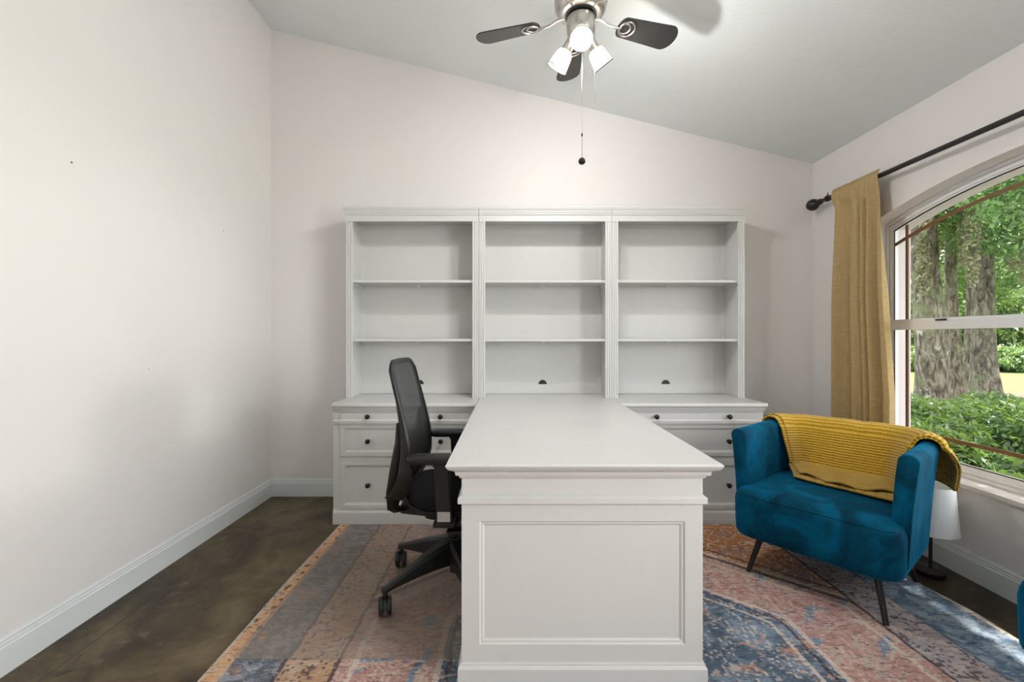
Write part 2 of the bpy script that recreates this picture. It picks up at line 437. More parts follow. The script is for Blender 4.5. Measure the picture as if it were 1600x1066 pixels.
def pbar(bm, a, b, w, h, up=V((0, 0, 1))):
    a, b = V(a), V(b); t = (b-a).normalized(); s = t.cross(up).normalized(); u = s.cross(t).normalized()
    loft(bm, [[p+s*w/2*i+u*h/2*j for i, j in ((-1, -1), (1, -1), (1, 1), (-1, 1))] for p in (a, b)])

# ------------------------------------------------------------------ the room
XL, XR, YB, YF = -1.762, 2.235, 3.359, -2.2
def ceil_z(x): return 3.443 - .2477*(x-XL)

bm = B(); box(bm, XL-.15, XR+.2, YF-.15, YB+.15, -.12, 0)
struct(link('floor', bm, M['floor']), 'brown stained concrete floor')
bm = B(); loft(bm, [[(XL-.15, y, ceil_z(XL-.15)), (XR+.205, y, ceil_z(XR+.205)), (XR+.205, y, ceil_z(XR+.205)+.12), (XL-.15, y, ceil_z(XL-.15)+.12)] for y in (YF-.15, YB+.15)])
struct(link('ceiling', bm, M['ceiling']), 'sloped pale grey textured ceiling')
bm = B(); loft(bm, [[(x, YF-.15, 0), (x, YB, 0), (x, YB, ceil_z(x)), (x, YF-.15, ceil_z(x))] for x in (XL-.15, XL)])
struct(link('wall_left', bm, M['wall']), 'tall pale greige wall on the left')
bm = B(); loft(bm, [[(XL-.15, y, 0), (XR+.205, y, 0), (XR+.205, y, ceil_z(XR+.205)), (XL-.15, y, ceil_z(XL-.15))] for y in (YB, YB+.15)])
struct(link('wall_back', bm, M['wall']), 'pale greige wall behind the bookcases')

# right wall with arched opening
WC, WA = 1.895, .925           # window centre (Y) and half width
def arch(y, top=2.01, k=.14, a=WA, p=2.0):
    u = min(1, abs(y-WC)/a); return top-k*u**p
SW = (-1.20, .50, .80, 2.15)   # unseen second window, added to let more light onto the left wall
def wall_layer(bm, x0, x1, y0, y1, zs, a, top, k, zt0, zt1):
    N = 28
    ys = [WC-a+2*a*i/N for i in range(N+1)]
    def solid(pts):  # prism in x
        loft(bm, [[(x, *p) for p in pts] for x in (x0, x1)])
    h0, h1, hz0, hz1 = SW
    solid([(y0, 0), (h0, 0), (h0, zt0), (y0, zt0)]); solid([(h1, 0), (WC-a, 0), (WC-a, zt0), (h1, zt0)])
    solid([(h0, 0), (h1, 0), (h1, hz0), (h0, hz0)]); solid([(h0, hz1), (h1, hz1), (h1, zt0), (h0, zt0)])
    solid([(WC+a, 0), (y1, 0), (y1, zt0), (WC+a, zt0)])
    solid([(WC-a, 0), (WC+a, 0), (WC+a, zs), (WC-a, zs)])
    solid([(y, arch(y, top, k, a)) for y in ys]+[(WC+a, zt0), (WC-a, zt0)])
bm = B(); wall_layer(bm, XR, XR+.13, YF-.15, YB+.001, .44, WA, 2.01, .14, ceil_z(XR+.0), 0)
struct(link('wall_right', bm, M['wall']), 'pale greige wall with the arched window')
bm = B(); wall_layer(bm, XR+.131, XR+.205, YF-.15, YB+.15, .45, WA-.05, 1.965, .14, ceil_z(XR+.205), 0)
struct(link('wall_right_outside', bm, M['stucco']), 'pale stucco outer face of the window wall').name = 'wall_right_outside'
# wall behind the camera
bm = B(); loft(bm, [[(XL, y, 0), (XR, y, 0), (XR, y, ceil_z(XR)), (XL, y, ceil_z(XL))] for y in (YF-.15, YF)])
struct(link('wall_front', bm, M['wall']), 'wall behind the camera')
w3 = bpy.data.objects.new('window_added', None); COL.objects.link(w3); w3.location = (XR+.1, -.35, .8); struct(w3, 'added side window behind the camera, out of view')  # window added for its light on the left wall
bm = B()
for a in ((-1.20, -1.15, .80, 2.15), (.45, .50, .80, 2.15), (-1.15, .45, .80, .85), (-1.15, .45, 2.10, 2.15), (-1.15, .45, 1.46, 1.50)): box(bm, XR+.08, XR+.12, a[0], a[1], a[2], a[3])
link('window_frame', bm, M['vinyl'], w3, shift=w3.location)
bm = B(); box(bm, XR+.098, XR+.102, -1.15, .45, .85, 2.10); link('window_pane', bm, M['glass'], w3, shift=w3.location)
bm = B(); loft(bm, [[(XR+.20, y, 2.52), (XR+.95, y, 2.34), (XR+.95, y, 2.42), (XR+.20, y, 2.62)] for y in (-4, 7)])  # added eave, out of view, narrows the sun patch on the floor
struct(link('added_eave', bm, M['stucco']), 'unseen roof eave above the window, added to cut the high sun').name = 'trim_4'
# baseboards
def bb_profile(t=.015, h=.130):
    return [(0, 0), (t, 0), (t, h-.034), (t-.004, h-.030), (t-.004, h-.022), (t-.007, h-.019), (t-.007, h-.010), (t-.010, h-.006), (.003, h), (0, h)]
def baseboard(name, p0, p1, nrm, lab):
    p0, p1, nrm = V(p0), V(p1), V(nrm)
    bm = B(); loft(bm, [[p+nrm*o+V((0, 0, z+.001)) for o, z in bb_profile()] for p in (p0, p1)])
    struct(link(name, bm, M['trim'], auto=30), lab)
baseboard('baseboard_left', (XL, YF, 0), (XL, YB, 0), (1, 0, 0), 'white baseboard along the left wall')
baseboard('baseboard_back_left', (XL+.015, YB, 0), (-1.11, YB, 0), (0, -1, 0), 'white baseboard left of the cabinets')
baseboard('baseboard_back_right', (1.60, YB, 0), (XR-.015, YB, 0), (0, -1, 0), 'white baseboard right of the cabinets')
baseboard('baseboard_right', (XR, YF, 0), (XR, YB, 0), (-1, 0, 0), 'white baseboard under the window')

# small wall marks: nail holes
for i, (px, py) in enumerate(((112, 254), (349, 361), (233, 577))):
    s = (px-796.5)/XL; y = 711/s; z = 1.17-(py-527.7)/s
    bm = B(); lathe(bm, [(.004-.001*i*.8, 0), (.0035-.001*i*.8, .001)], 8, Matrix.Translation((XL+.0002, y, z)) @ Matrix.Rotation(pi/2, 4, 'Y'))
    struct(link('trim_%d' % (i+1), bm, M['gasket']), 'tiny dark nail hole in the left wall')

# ------------------------------------------------------------------ the arched window
XG = 2.352
w1 = bpy.data.objects.new('window_1', None); COL.objects.link(w1); w1.location = (XG, WC, .455); struct(w1, 'arched white single hung window')
W0 = V(w1.location)
def arch_strip(bm, x0, x1, a_o, top_o, k_o, a_i, top_i, k_i, zb_o, zb_i, bottom=True, N=28):
    """closed ring between two arched outlines"""
    def outline(a, top, k, zb):
        ys = [WC-a+2*a*i/N for i in range(N+1)]
        return [(WC-a, zb)]+[(y, arch(y, top, k, a)) for y in ys]+[(WC+a, zb)]
    O, I = outline(a_o, top_o, k_o, zb_o), outline(a_i, top_i, k_i, zb_i)
    v = [[bm.verts.new((x, *p)) for p in L] for L in (O, I) for x in (x0, x1)]
    o0, o1, i0, i1 = v; n = len(O)
    for j in range(n if bottom else n-1):
        q = (j+1) % n
        bm.faces.new((o0[j], o0[q], i0[q], i0[j])); bm.faces.new((o1[j], i1[j], i1[q], o1[q]))
        bm.faces.new((o0[j], o1[j], o1[q], o0[q])); bm.faces.new((i0[j], i0[q], i1[q], i1[j]))
    if not bottom:
        for j in (0, n-1): bm.faces.new((o0[j], o1[j], i1[j], i0[j]))
bm = B()
arch_strip(bm, XG-.012, XG+.012, WA-.001, 2.009, .14, WA-.052, 1.960, .14, .456, .515)
arch_strip(bm, XG-.024, XG-.012, WA-.001, 2.009, .14, WA-.018, 1.993, .14, .456, .470)
arch_strip(bm, XG-.018, XG-.012, WA-.026, 1.985, .14, WA-.040, 1.971, .14, .478, .492)
link('window_frame', bm, M['vinyl'], w1, shift=W0, bevel=.0015)
bm = B(); arch_strip(bm, XG-.0135, XG-.0115, WA-.050, 1.962, .14, WA-.057, 1.955, .14, .513, .519)
link('gasket', bm, M['gasket'], w1, shift=W0)
bm = B(); box(bm, XG-.030, XG+.010, WC-WA+.03, WC+WA-.03, 1.216, 1.262); box(bm, XG-.020, XG+.010, WC-WA+.03, WC+WA-.03, 1.262, 1.278)
link('meeting_rail', bm, M['vinyl'], w1, shift=W0, bevel=.002)
bm = B(); box(bm, XG-.034, XG-.029, WC+WA-.40, WC+WA-.34, 1.262, 1.272); link('sash_lock', bm, M['gasket'], w1, shift=W0)
bm = B()
ya = WC-WA+.052; yb_ = WC+WA-.052
N = 28; ys = [ya+(yb_-ya)*i/N for i in range(N+1)]
loft(bm, [[(x, ya, .515)]+[(x, yb_, .515)]+[(x, y, arch(y, 1.960, .14, WA-.052)) for y in reversed(ys)] for x in (XG-.002, XG+.002)])
link('window_pane', bm, M['glass'], w1, shift=W0)
bm = B()
for yy in (WC+WA-.135, WC-WA+.135):
    box(bm, XG-.010, XG-.003, yy-.009, yy+.009, .516, 1.216); box(bm, XG-.010, XG-.003, yy-.009, yy+.009, 1.278, arch(yy, 1.950, .14, WA-.052))
box(bm, XG-.010, XG-.003, ya, yb_, .616, .635)
ys = [ya+(yb_-ya)*i/N for i in range(N+1)]
loft(bm, [[(XG-.0105, y, 1.872-.165*(abs(y-WC)/WA)**2), (XG-.003, y, 1.872-.165*(abs(y-WC)/WA)**2), (XG-.003, y, 1.890-.165*(abs(y-WC)/WA)**2), (XG-.0105, y, 1.890-.165*(abs(y-WC)/WA)**2)] for y in ys])
link('grille', bm, M['bronze'], w1, shift=W0)['label'] = 'thin brown window grille bars'
bm = B(); box(bm, XR-.020, XG+.0, WC-WA-.03, WC+WA+.03, .428, .455)
# sill only inside the opening past the wall face
bm.free(); bm = B()
box(bm, XR+.001, XG+.012, WC-WA+.001, WC+WA-.001, .441, .4555)
box(bm, XR-.020, XR-.0005, WC-WA-.03, WC+WA+.03, .430, .4555)
link('window_sill', bm, M['stucco'], w1, shift=W0, bevel=.004)

# ------------------------------------------------------------------ curtain and rod
XROD, ZROD = 2.155, 2.114
rod = empty('curtain_rod', 'long matte black curtain rod with a ball finial above the arched window', 'curtain rod', (XROD, 3.0, ZROD))
RL = V(rod.location)
bm = B(); tube(bm, [(XROD, 3.17, ZROD), (XROD, .60, ZROD)], .0135, 16); link('pole', bm, M['blackmetal'], rod, shift=RL, smooth=True, auto=40)
for yy, sg in ((3.17, 1), (.60, -1)):
    bm = B(); lathe(bm, [(.006, .0), (.020, .004), (.021, .018), (.012, .022), (.012, .040), (.020, .046), (.034, .060), (.041, .080), (.040, .098), (.030, .118), (.012, .128), (.002, .130)], 24,
                    Matrix.Translation((XROD, yy-.02*sg, ZROD)) @ Matrix.Rotation(-pi/2*sg, 4, 'X'))
    link('finial', bm, M['blackmetal'], rod, shift=RL, smooth=True, auto=50)
for yy in (3.085, .70):
    bm = B(); tube(bm, [(XROD, yy-.008, ZROD), (XROD, yy+.008, ZROD)], .021, 16)
    tube(bm, [(XROD+.018, yy, ZROD-.004), (XR-.004, yy, ZROD-.004)], .007, 10); tube(bm, [(XR-.008, yy, ZROD-.004), (XR-.0005, yy, ZROD-.004)], .024, 16)
    tube(bm, [(XROD, yy, ZROD+.018), (XROD, yy, ZROD+.038)], .003, 8)
    link('bracket', bm, M['blackmetal'], rod, shift=RL, smooth=True, auto=40)

def curtain():
    bm = B(); uvl = bm.loops.layers.uv.new()
    NU, NV = 150, 60; z1, z0 = 2.150, .02
    grid = []
    for j in range(NV+1):
        t = j/NV; z = z1+(z0-z1)*t
        drop = max(0, (ZROD-.03-z)/2.0)
        ya_, yb2 = 3.020-.015*min(1, drop*3), 2.640-.10*min(1, drop*1.6)
        row = []
        for i in range(NU+1):
            u = i/NU
            A = .014+.038*min(1, drop*3.0)
            ph = 2*pi*(4.6*u+.35*sin(2.6*u*pi+.8))
            off = A*(sin(ph)+.35*sin(2.3*ph+1.1)*min(1, .4+drop))
            y = ya_+(yb2-ya_)*(u+.018*sin(ph*1.0+1.2)*min(1, drop*4))
            x = XROD+off*.8
            if z > ZROD-.028:    # rod pocket and ruffle above it: stays in front of the rod
                k = 1-min(1, abs(z-ZROD)/.034)**2
                x = XROD-.0165*max(.25, k)-.002-abs(off)*.30
            elif z > ZROD-.10:
                w_ = (ZROD-.028-z)/.072
                x = (XROD-.016-abs(off)*.3)*(1-w_)+(x-.002)*w_
            row.append(bm.verts.new((x, y, z)))
        grid.append(row)
    for j in range(NV):
        for i in range(NU):
            f = bm.faces.new((grid[j][i], grid[j][i+1], grid[j+1][i+1], grid[j+1][i]))
    o = link('curtain', bm, M['curtain'], smooth=True, shift=(XROD, 2.82, .02), loc=(XROD, 2.82, .02))
    md = o.modifiers.new('thick', 'SOLIDIFY'); md.thickness = .0025; md.offset = 0
    tag(o, 'ochre linen curtain gathered on the black rod beside the window', 'curtain')
curtain()

# ------------------------------------------------------------------ cabinets, hutches, desk
ZF = .0
UW = .900
UX = [-1.108, -.208, .692]
YH, YC = 3.081, 2.855          # hutch front, base cabinet front
def knob(parent, x, y, z):
    bm = B(); lathe(bm, [(.009, 0), (.008, .003), (.0055, .006), (.0055, .014), (.012, .018), (.0155, .023), (.0150, .028), (.009, .032), (.001, .0335)], 20,
                    Matrix.Translation((x, y, z)) @ Matrix.Rotation(pi/2, 4, 'X'))
    return link('knob', bm, M['knob'], parent, smooth=True, auto=50)

def base_cabinet(x0, lab, sl, sr):
    t = empty('drawer_cabinet', lab, 'cabinet', (x0, YC, ZF), group='white drawer cabinets under the bookcases')
    W = UW-.001; D = YB-.016-YC-.002
    bm = B(); box(bm, .0, W, .004, D, .062, .700)                 # carcass
    for a, b_ in ((0, .044), (W-.044, W)): box(bm, a, b_, -.0, .004, .085, .700)
    box(bm, .044, W-.044, 0, .004, .085, .094); box(bm, .044, W-.044, 0, .004, .398, .424)
    link('carcass', bm, M['white'], t, bevel=.0012)
    bm = B(); loft_rect(bm, 0, W, 0, D, [(.010, 0), (.010, .070), (.008, .078), (.004, .084), (.004, .090), (0, .094)], (sl*0, sr, 1, 0)); link('plinth', bm, M['white'], t, bevel=.001)
    bm = B(); loft_rect(bm, 0, W, 0, D, [(.002, .700), (.003, .706), (.007, .709), (.008, .716), (.012, .721), (.013, .728), (.016, .733), (.021, .738), (.023, .746), (.020, .7595), (.018, .760)], (sl, sr*.8, 1, 0))
    link('cabinet_top', bm, M['whitetop'], t)
    for z0, z1, kz, kind in ((.637, .697, .677, 0), (.426, .630, .522, 1), (.096, .396, .247, 1)):
        bm = B()
        if kind: panel(bm, .046, W-.046, z0, z1, -.006, .004, frame=.026, rec=.008, bev=.007)
        else:
            box(bm, .046, W-.046, -.004, .004, z0+.014, z1)
            loft_rect(bm, .046, W-.046, -.004, .004, [(0, z0-.006), (.010, z0-.006), (.011, z0+.012), (.004, z0+.018), (0, z0+.022)], (0, 0, 1, 0))
        d = link('drawer', bm, M['white'], t, bevel=.0008)
        for sx in (-.227, .227): knob(d, W/2+sx, -.004 if not kind else .002, kz)
    # slim ledge under the top drawer runs across the stiles too
    for a, b_ in ((0, .044), (W-.044, W)):
        bm = B(); loft_rect(bm, a, b_, 0, .004, [(0, .631), (.007, .631), (.008, .648), (0, .654)], (0, 0, 1, 0))
        link('ledge', bm, M['white'], t)
    return t
base_cabinet(UX[0], 'white drawer cabinet behind the black office chair', 0, 0)
base_cabinet(UX[2], 'white drawer cabinet beside the teal armchair', 0, 1)

def hutch(x0, lab, sl, sr):
    t = empty('bookcase_hutch', lab, 'bookcase', (x0, YH, .7605), group='white bookcase hutches along the back wall')
    W = UW-.0025; D = .262; Z0 = 0; H = 1.236   # H at crown underside (z 1.996)
    st = .042
    for a in (0, W-.020):
        bm = B(); box(bm, a, a+.020, .018, D, Z0, H); link('side_panel', bm, M['white'], t)
    bm = B(); box(bm, .020, W-.020, D-.012, D-.004, Z0+.001, H)
    box(bm, .020, W-.020, D-.016, D-.012, Z0+.001, .066)
    for a in (.020, W-.050): box(bm, a, a+.030, D-.016, D-.012, .066, H)
    box(bm, .050, W-.050, D-.016, D-.012, H-.070, H-.03)
    link('back_panel', bm, M['white'], t, bevel=.0008)
    bm = B()
    for a in (0, W-st):   # fluted stiles
        xs = [a, a+.006, a+.008, a+.013, a+.015, a+.021, a+.023, a+.029, a+.031, a+.036, a+.038, a+st]
        dy = [0, 0, .0045, .0045, 0, 0, .0045, .0045, 0, 0, .0, 0]
        dy = [0, 0, .005, .005, 0, 0, .005, .005, 0, 0, 0, 0]
        loft(bm, [[(x, d, z) for x, d in zip(xs, dy)]+[(a+st, .018, z), (a, .018, z)] for z in (Z0, H-.0405)])
        box(bm, a, a+st, 0, .018, H-.040, H)
    box(bm, st, W-st, .001, .018, H-.038, H)
    link('face_frame', bm, M['white'], t, auto=20)
    bm = B(); loft_rect(bm, 0, W, 0, D, [(0, H+.0005), (.003, H+.001), (.005, H+.006), (.007, H+.009), (.007, H+.014), (.011, H+.020), (.012, H+.030), (.016, H+.036), (.020, H+.046), (.021, H+.054), (.019, H+.0565)], (sl, sr, 1, 0))
    link('crown', bm, M['white'], t)
    for z in (1.545-.7605, 1.144-.7605):
        bm = B(); box(bm, .0225, W-.0225, .020, D-.017, z, z+.018); sh = link('shelf', bm, M['white'], t, bevel=.0015)
        for a in (.0205, W-.0205-.012):
            bm = B(); box(bm, a, a+.012, .045, D-.03, z-.020, z-.0005); link('shelf_cleat', bm, M['white'], sh)
        bm = B(); lathe(bm, [(.014, 0), (.014, -.007), (.011, -.010)], 20, Matrix.Translation((W/2, D-.055, z-.0002))); link('shelf_disc', bm, M['vinyl'], sh, auto=40, smooth=True)  # small white disc under each shelf
    bm = B()
    pts = [(W/2+.030*cos(pi*k/16), .070+.030*sin(pi*k/16)) for k in range(17)]
    loft(bm, [[(x, y, z) for x, z in pts] for y in (D-.0135, D-.0170)])
    g_ = link('cable_grommet', bm, M['blackmetal'], t); g_['label'] = 'black half round cable hole'
    return t
hutch(UX[0], 'empty white bookcase hutch at the left end, behind the office chair', 1, 0)
hutch(UX[1], 'empty white bookcase hutch in the middle, standing on the desk', 0, 0)
hutch(UX[2], 'empty white bookcase hutch at the right end, nearest the window', 0, 1)

ZR = .009
dk = empty('peninsula_desk', 'large white peninsula desk with panelled end, projecting from the bookcases', 'desk', (.242, 1.52, ZR))
DL = V(dk.location)
bx0, bx1, by0 = -.161, .645, 1.52
bm = B(); loft_rect(bm, bx0, bx1, by0, YB-.022, [(0, .7005), (.006, .703), (.008, .711), (.018, .715), (.020, .727), (.024, .731), (.038, .739), (.043, .746), (.0465, .752), (.0465, .756), (.044, .7595), (.042, .760)], (1, 1, 1.15, 0))
link('desk_top', bm, M['whitetop'], dk, shift=DL)
bm = B(); loft_rect(bm, bx0, bx1, by0, YB-.022, [(0, .645), (0, .700)]); 
loft_rect(bm, bx0, bx1, by0, YB-.022, [(0, .616), (.011, .617), (.012, .620), (.012, .636), (.006, .641), (0, .645)], (1, 1, 1, 0))
link('apron', bm, M['white'], dk, shift=DL, bevel=.001)
bm = B(); panel(bm, bx0, bx1, .085, .616, by0, by0+.02, frame=.060, rec=.009, bev=.010)
box(bm, bx0, bx0+.02, by0+.02, by0+.32, .085, .616); box(bm, bx1-.02, bx1, by0+.02, by0+.32, .085, .616); box(bm, bx0+.02, bx1-.02, by0+.30, by0+.32, .085, .616)
link('pedestal', bm, M['white'], dk, shift=DL, bevel=.001)
bm = B(); loft_rect(bm, bx0, bx1, by0, by0+.32, [(.012, ZR), (.012, .068), (.009, .074), (.006, .078), (.006, .083), (0, .085)]); link('plinth', bm, M['white'], dk, shift=DL, bevel=.001)
bm = B(); box(bm, bx0, bx1, YC+.02, YB-.022, .003, .616); link('rear_pedestal', bm, M['white'], dk, shift=DL, bevel=.001)

# ------------------------------------------------------------------ rug and chair mat
bm = B()
rx0, rx1, ry0, ry1 = -1.060, 1.955, -.9, 2.832
NY = 120; ringL = []; ringR = []
for i in range(NY+1):
    y = ry0+(ry1-ry0)*i/NY
    ringR.append((rx1+.012*sin(y*7.5+.6)+.006*sin(y*17), y)); ringL.append((rx0+.004*sin(y*5), y))
nx = 4
for z, flip in ((.0012, True), (.0082, False)):
    pass
Ls = [[bm.verts.new((x, y, z)) for x, y in ringL] for z in (.001, .008)]
Rs = [[bm.verts.new((x, y, z)) for x, y in ringR] for z in (.001, .008)]
for i in range(NY):
    bm.faces.new((Ls[1][i], Rs[1][i], Rs[1][i+1], Ls[1][i+1])); bm.faces.new((Ls[0][i], Ls[0][i+1], Rs[0][i+1], Rs[0][i]))
    bm.faces.new((Ls[0][i], Ls[1][i], Ls[1][i+1], Ls[0][i+1])); bm.faces.new((Rs[0][i], Rs[0][i+1], Rs[1][i+1], Rs[1][i]))
for i in (0, NY): bm.faces.new((Ls[0][i], Rs[0][i], Rs[1][i], Ls[1][i]))
tag(link('area_rug', bm, M['rug']), 'large distressed oriental rug in orange, coral and slate blue under the desk', 'rug')
bm = B(); ol = rrect(-1.005, -.176, 1.642, 2.825, (.02, .02, .02, .02), 5)
loft(bm, [[(x, y, z) for x, y in ol] for z in (.0085, .0112)])
tag(link('chair_mat', bm, M['vinylmat']), 'hazy clear plastic chair mat lying on the rug under the office chair', 'chair mat')

# ------------------------------------------------------------------ office chair
def office_chair():
    hx, hy = -.26, 2.14; Z = .0115
    t = empty('office_chair', 'black mesh back office chair with armrests, at the left side of the desk', 'office chair', (hx, hy, Z))
    # local coordinates: +x is the way the chair faces, z measured from the mat
    def L(name, bm, mat, par=None, **k): return link(name, bm, mat, par or t, **k)
    base = B(); lathe(base, [(.034, .125), (.040, .135), (.042, .200), (.034, .225), (.028, .228)], 24); bo = L('star_base', base, M['plastic'], smooth=True, auto=40)
    for a in (148, 220, 292, 4, 76):
        A = radians(a); d = V((cos(A), sin(A), 0)); s_ = V((-sin(A), cos(A), 0)); R = .346
        bm = B(); rings = []
        for k in range(9):
            f = k/8; r = .028+(R-.004-.028)*f
            zt = .222-.100*f**1.25-.012*f; zb = zt-(.085*(1-f)**1.1+.024)
            wd = .026*(1-f)+.014
            rings.append([d*r+s_*wd*i+V((0, 0, z)) for i, z in ((-1, zb), (1, zb), (1.0, zt-.010), (.6, zt), (-.6, zt), (-1.0, zt-.010))])
        rings.append([p+d*.016+V((0, 0, -.006)) for p in rings[-1]])
        loft(bm, rings); tube(bm, [d*R+V((0, 0, .060)), d*R+V((0, 0, .108))], .011, 12)
        lg = L('base_leg', bm, M['plastic'], bo, bevel=.002)
        c = B(); ca = radians(-78+.25*(a-180)*.3); cd = V((cos(ca), sin(ca), 0)); cs = V((-sin(ca), cos(ca), 0)); co = d*R+cd*.014
        # hood between two wheels
        tube(c, [d*R+V((0, 0, .045)), d*R+V((0, 0, .068))], .014, 12)
        hood = [co+cd*(.030*cos(q))+V((0, 0, .037+.030*sin(q))) for q in [pi*k/8 for k in range(9)]]
        loft(c, [[p+cs*.006*sg for p in hood] for sg in (-1, 1)])
        cast = L('caster', c, M['plastic'], smooth=True, auto=40)
        for sg in (-1, 1):
            w = B(); q = co+cs*.0165*sg+V((0, 0, .0365))
            mt = Matrix.Translation(q) @ cs.to_track_quat('Z', 'Y').to_matrix().to_4x4()
            lathe(w, [(.010, -.0095), (.030, -.0095), (.0352, -.007), (.0362, 0), (.0352, .007), (.030, .0095), (.010, .0095)], 28, mt)
            lathe(w, [(.022, .0105), (.020, .0115)], 20, mt); lathe(w, [(.022, -.0115), (.020, -.0125)], 20, mt)
            L('wheel', w, M['plastic'], cast, smooth=True, auto=40)
    bm = B(); tube(bm, [(0, 0, .062), (0, 0, .20)], .022, 18); tube(bm, [(0, 0, .20), (0, 0, .335)], .026, 18); tube(bm, [(0, 0, .235), (0, 0, .30)], .031, 18)
    L('gas_lift', bm, M['plastic'], smooth=True, auto=40)
    bm = B(); ol = rrect(-.13, .12, -.075, .075, (.03,)*4, 4)
    loft(bm, [[(x*k, y*k, z) for x, y in ol] for z, k in ((.318, .7), (.335, 1), (.375, 1.05), (.394, 1.05))])
    loft(bm, [[(x, y, z) for x, y, z in ((-.245, -.035, .345), (-.245, .035, .345), (-.245, .035, .385), (-.245, -.035, .385))], [(-.10, -.05, .335), (-.10, .05, .335), (-.10, .05, .38), (-.10, -.05, .38)]])
    tube(bm, [(.03, -.06, .36), (.03, -.23, .355)], .007, 8); box(bm, .00, .06, -.27, -.22, .350, .360)
    L('tilt_mechanism', bm, M['plastic'], smooth=True, auto=35)
    # seat: shell and cushion (rounded, waterfall front, slightly raised rear)
    bm = B(); ol = rrect(-.200, .285, -.235, .235, (.16, .12, .12, .16), 8)
    loft(bm, [[(x*k, y*k, z+.02*(x/.28)**2) for x, y in ol] for z, k in ((.392, .82), (.400, .93), (.415, 1), (.424, 1.0))]); L('seat_shell', bm, M['plastic'], smooth=True, auto=60)
    bm = B()
    def sz(x, y, z): return z+.018*(max(0, -x)/.2)**2-.03*(max(0, x-.15)/.13)**2
    rings = [[(x*k, y*k, sz(x*k, y*k, z)) for x, y in ol] for z, k in ((.423, .97), (.434, 1.03), (.450, 1.045), (.466, 1.03), (.476, .98), (.482, .86), (.484, .6), (.482, .3), (.480, .05))]
    loft(bm, rings); L('seat_cushion', bm, M['fabric'], smooth=True)
    # backrest: curved mesh panel with frame
    prof = [(-.247, .452), (-.212, .50), (-.186, .57), (-.180, .66), (-.190, .75), (-.212, .86), (-.236, .97), (-.250, 1.050)]
    def cr(t_):
        f = t_*(len(prof)-1); i = min(int(f), len(prof)-2); q = f-i
        p0, p1, p2, p3 = prof[max(i-1, 0)], prof[i], prof[i+1], prof[min(i+2, len(prof)-1)]
        return [.5*((2*p1[k])+(-p0[k]+p2[k])*q+(2*p0[k]-5*p1[k]+4*p2[k]-p3[k])*q*q+(-p0[k]+3*p1[k]-3*p2[k]+p3[k])*q**3) for k in (0, 1)]
    def half(t_):  # half width of the back
        return .155+.085*min(1, t_*3.2)**.7-.020*max(0, (t_-.45)/.55)**1.5
    def bp(u, t_):
        x, z = cr(t_); h = half(t_)
        # round the top corners
        zz = z-.035*max(0, (abs(u)-.62)/.38)**2*(t_**6)
        return V((x+.030*(abs(u)**2)*(1-.3*t_)-.006, u*h, zz))
    bm = B(); uvl = bm.loops.layers.uv.new(); NU, NV = 24, 40; gr = []
    for j in range(NV+1): gr.append([bm.verts.new(bp(-1+2*i/NU, j/NV)) for i in range(NU+1)])
    for j in range(NV):
        for i in range(NU):
            f = bm.faces.new((gr[j][i], gr[j][i+1], gr[j+1][i+1], gr[j+1][i]))
            for lp, (a, b_) in zip(f.loops, ((i, j), (i+1, j), (i+1, j+1), (i, j+1))): lp[uvl].uv = (a/NU, b_/NV)
    o = L('backrest_mesh', bm, M['mesh'], smooth=True)
    # frame: flat band around the edge, broader and deeper low down
    bm = B(); path = [(-1, j/30) for j in range(31)]+[(-1+2*i/12, 1) for i in range(1, 12)]+[(1, 1-j/30) for j in range(31)]
    rings = []
    for u, t_ in path:
        p = bp(u, t_); lo = 1-min(1, t_/.75)
        dep = .016+.050*lo*(abs(u) > .99); w_ = .013
        sy = 1 if u > 0 else -1
        if abs(u) > .99: n_ = V((0, sy, 0))
        else: n_ = V((0, u*.9, 1)).normalized()
        b1 = V((-1, 0, .12)).normalized()
        rings.append([p+n_*a*w_+b1*b_*dep for a, b_ in ((-.9, -.25), (.3, -.3), (.8, .0), (.75, .8), (.2, 1), (-.6, .9), (-1, .4))])
    loft(bm, rings); L('backrest_frame', bm, M['plastic'], smooth=True, auto=70)
    bm = B(); tube(bm, [bp(-1+2*i/12, 0)+V((-.004, 0, 0)) for i in range(13)], .013, 10)
    L('lower_rail', bm, M['plastic'], smooth=True)
    # spine and lumbar block behind
    for sg in (-1, 1):
        bm = B(); pts = [(-.225, .045*sg, .365), (-.245, .075*sg, .372), (-.258, .12*sg, .405), (-.247, .16*sg, .49), (-.225, .195*sg, .60), (-.208, .215*sg, .72), (-.210, .226*sg, .80)]
        rings = []
        for i, p in enumerate(pts):
            p = V(p); w_ = [.016, .018, .022, .024, .022, .016, .008][i]; d_ = [.018, .022, .026, .032, .030, .018, .008][i]
            rings.append([p+V((d_*cos(2*pi*k/12), w_*sin(2*pi*k/12), d_*.35*cos(2*pi*k/12))) for k in range(12)])
        loft(bm, rings); L('back_support', bm, M['plastic'], smooth=True, auto=60)
    bm = B(); ol2 = rrect(-.272, -.250, -.145, .145, (.01,)*4, 3)
    loft(bm, [[(x+o_, y*k, z) for x, y in ol2] for z, k, o_ in ((.485, .9, .0), (.50, 1, .004), (.58, 1, .016), (.66, .98, .030), (.70, .75, .040), (.715, .6, .044))])
    L('lumbar_support', bm, M['plastic'], smooth=True, auto=50)
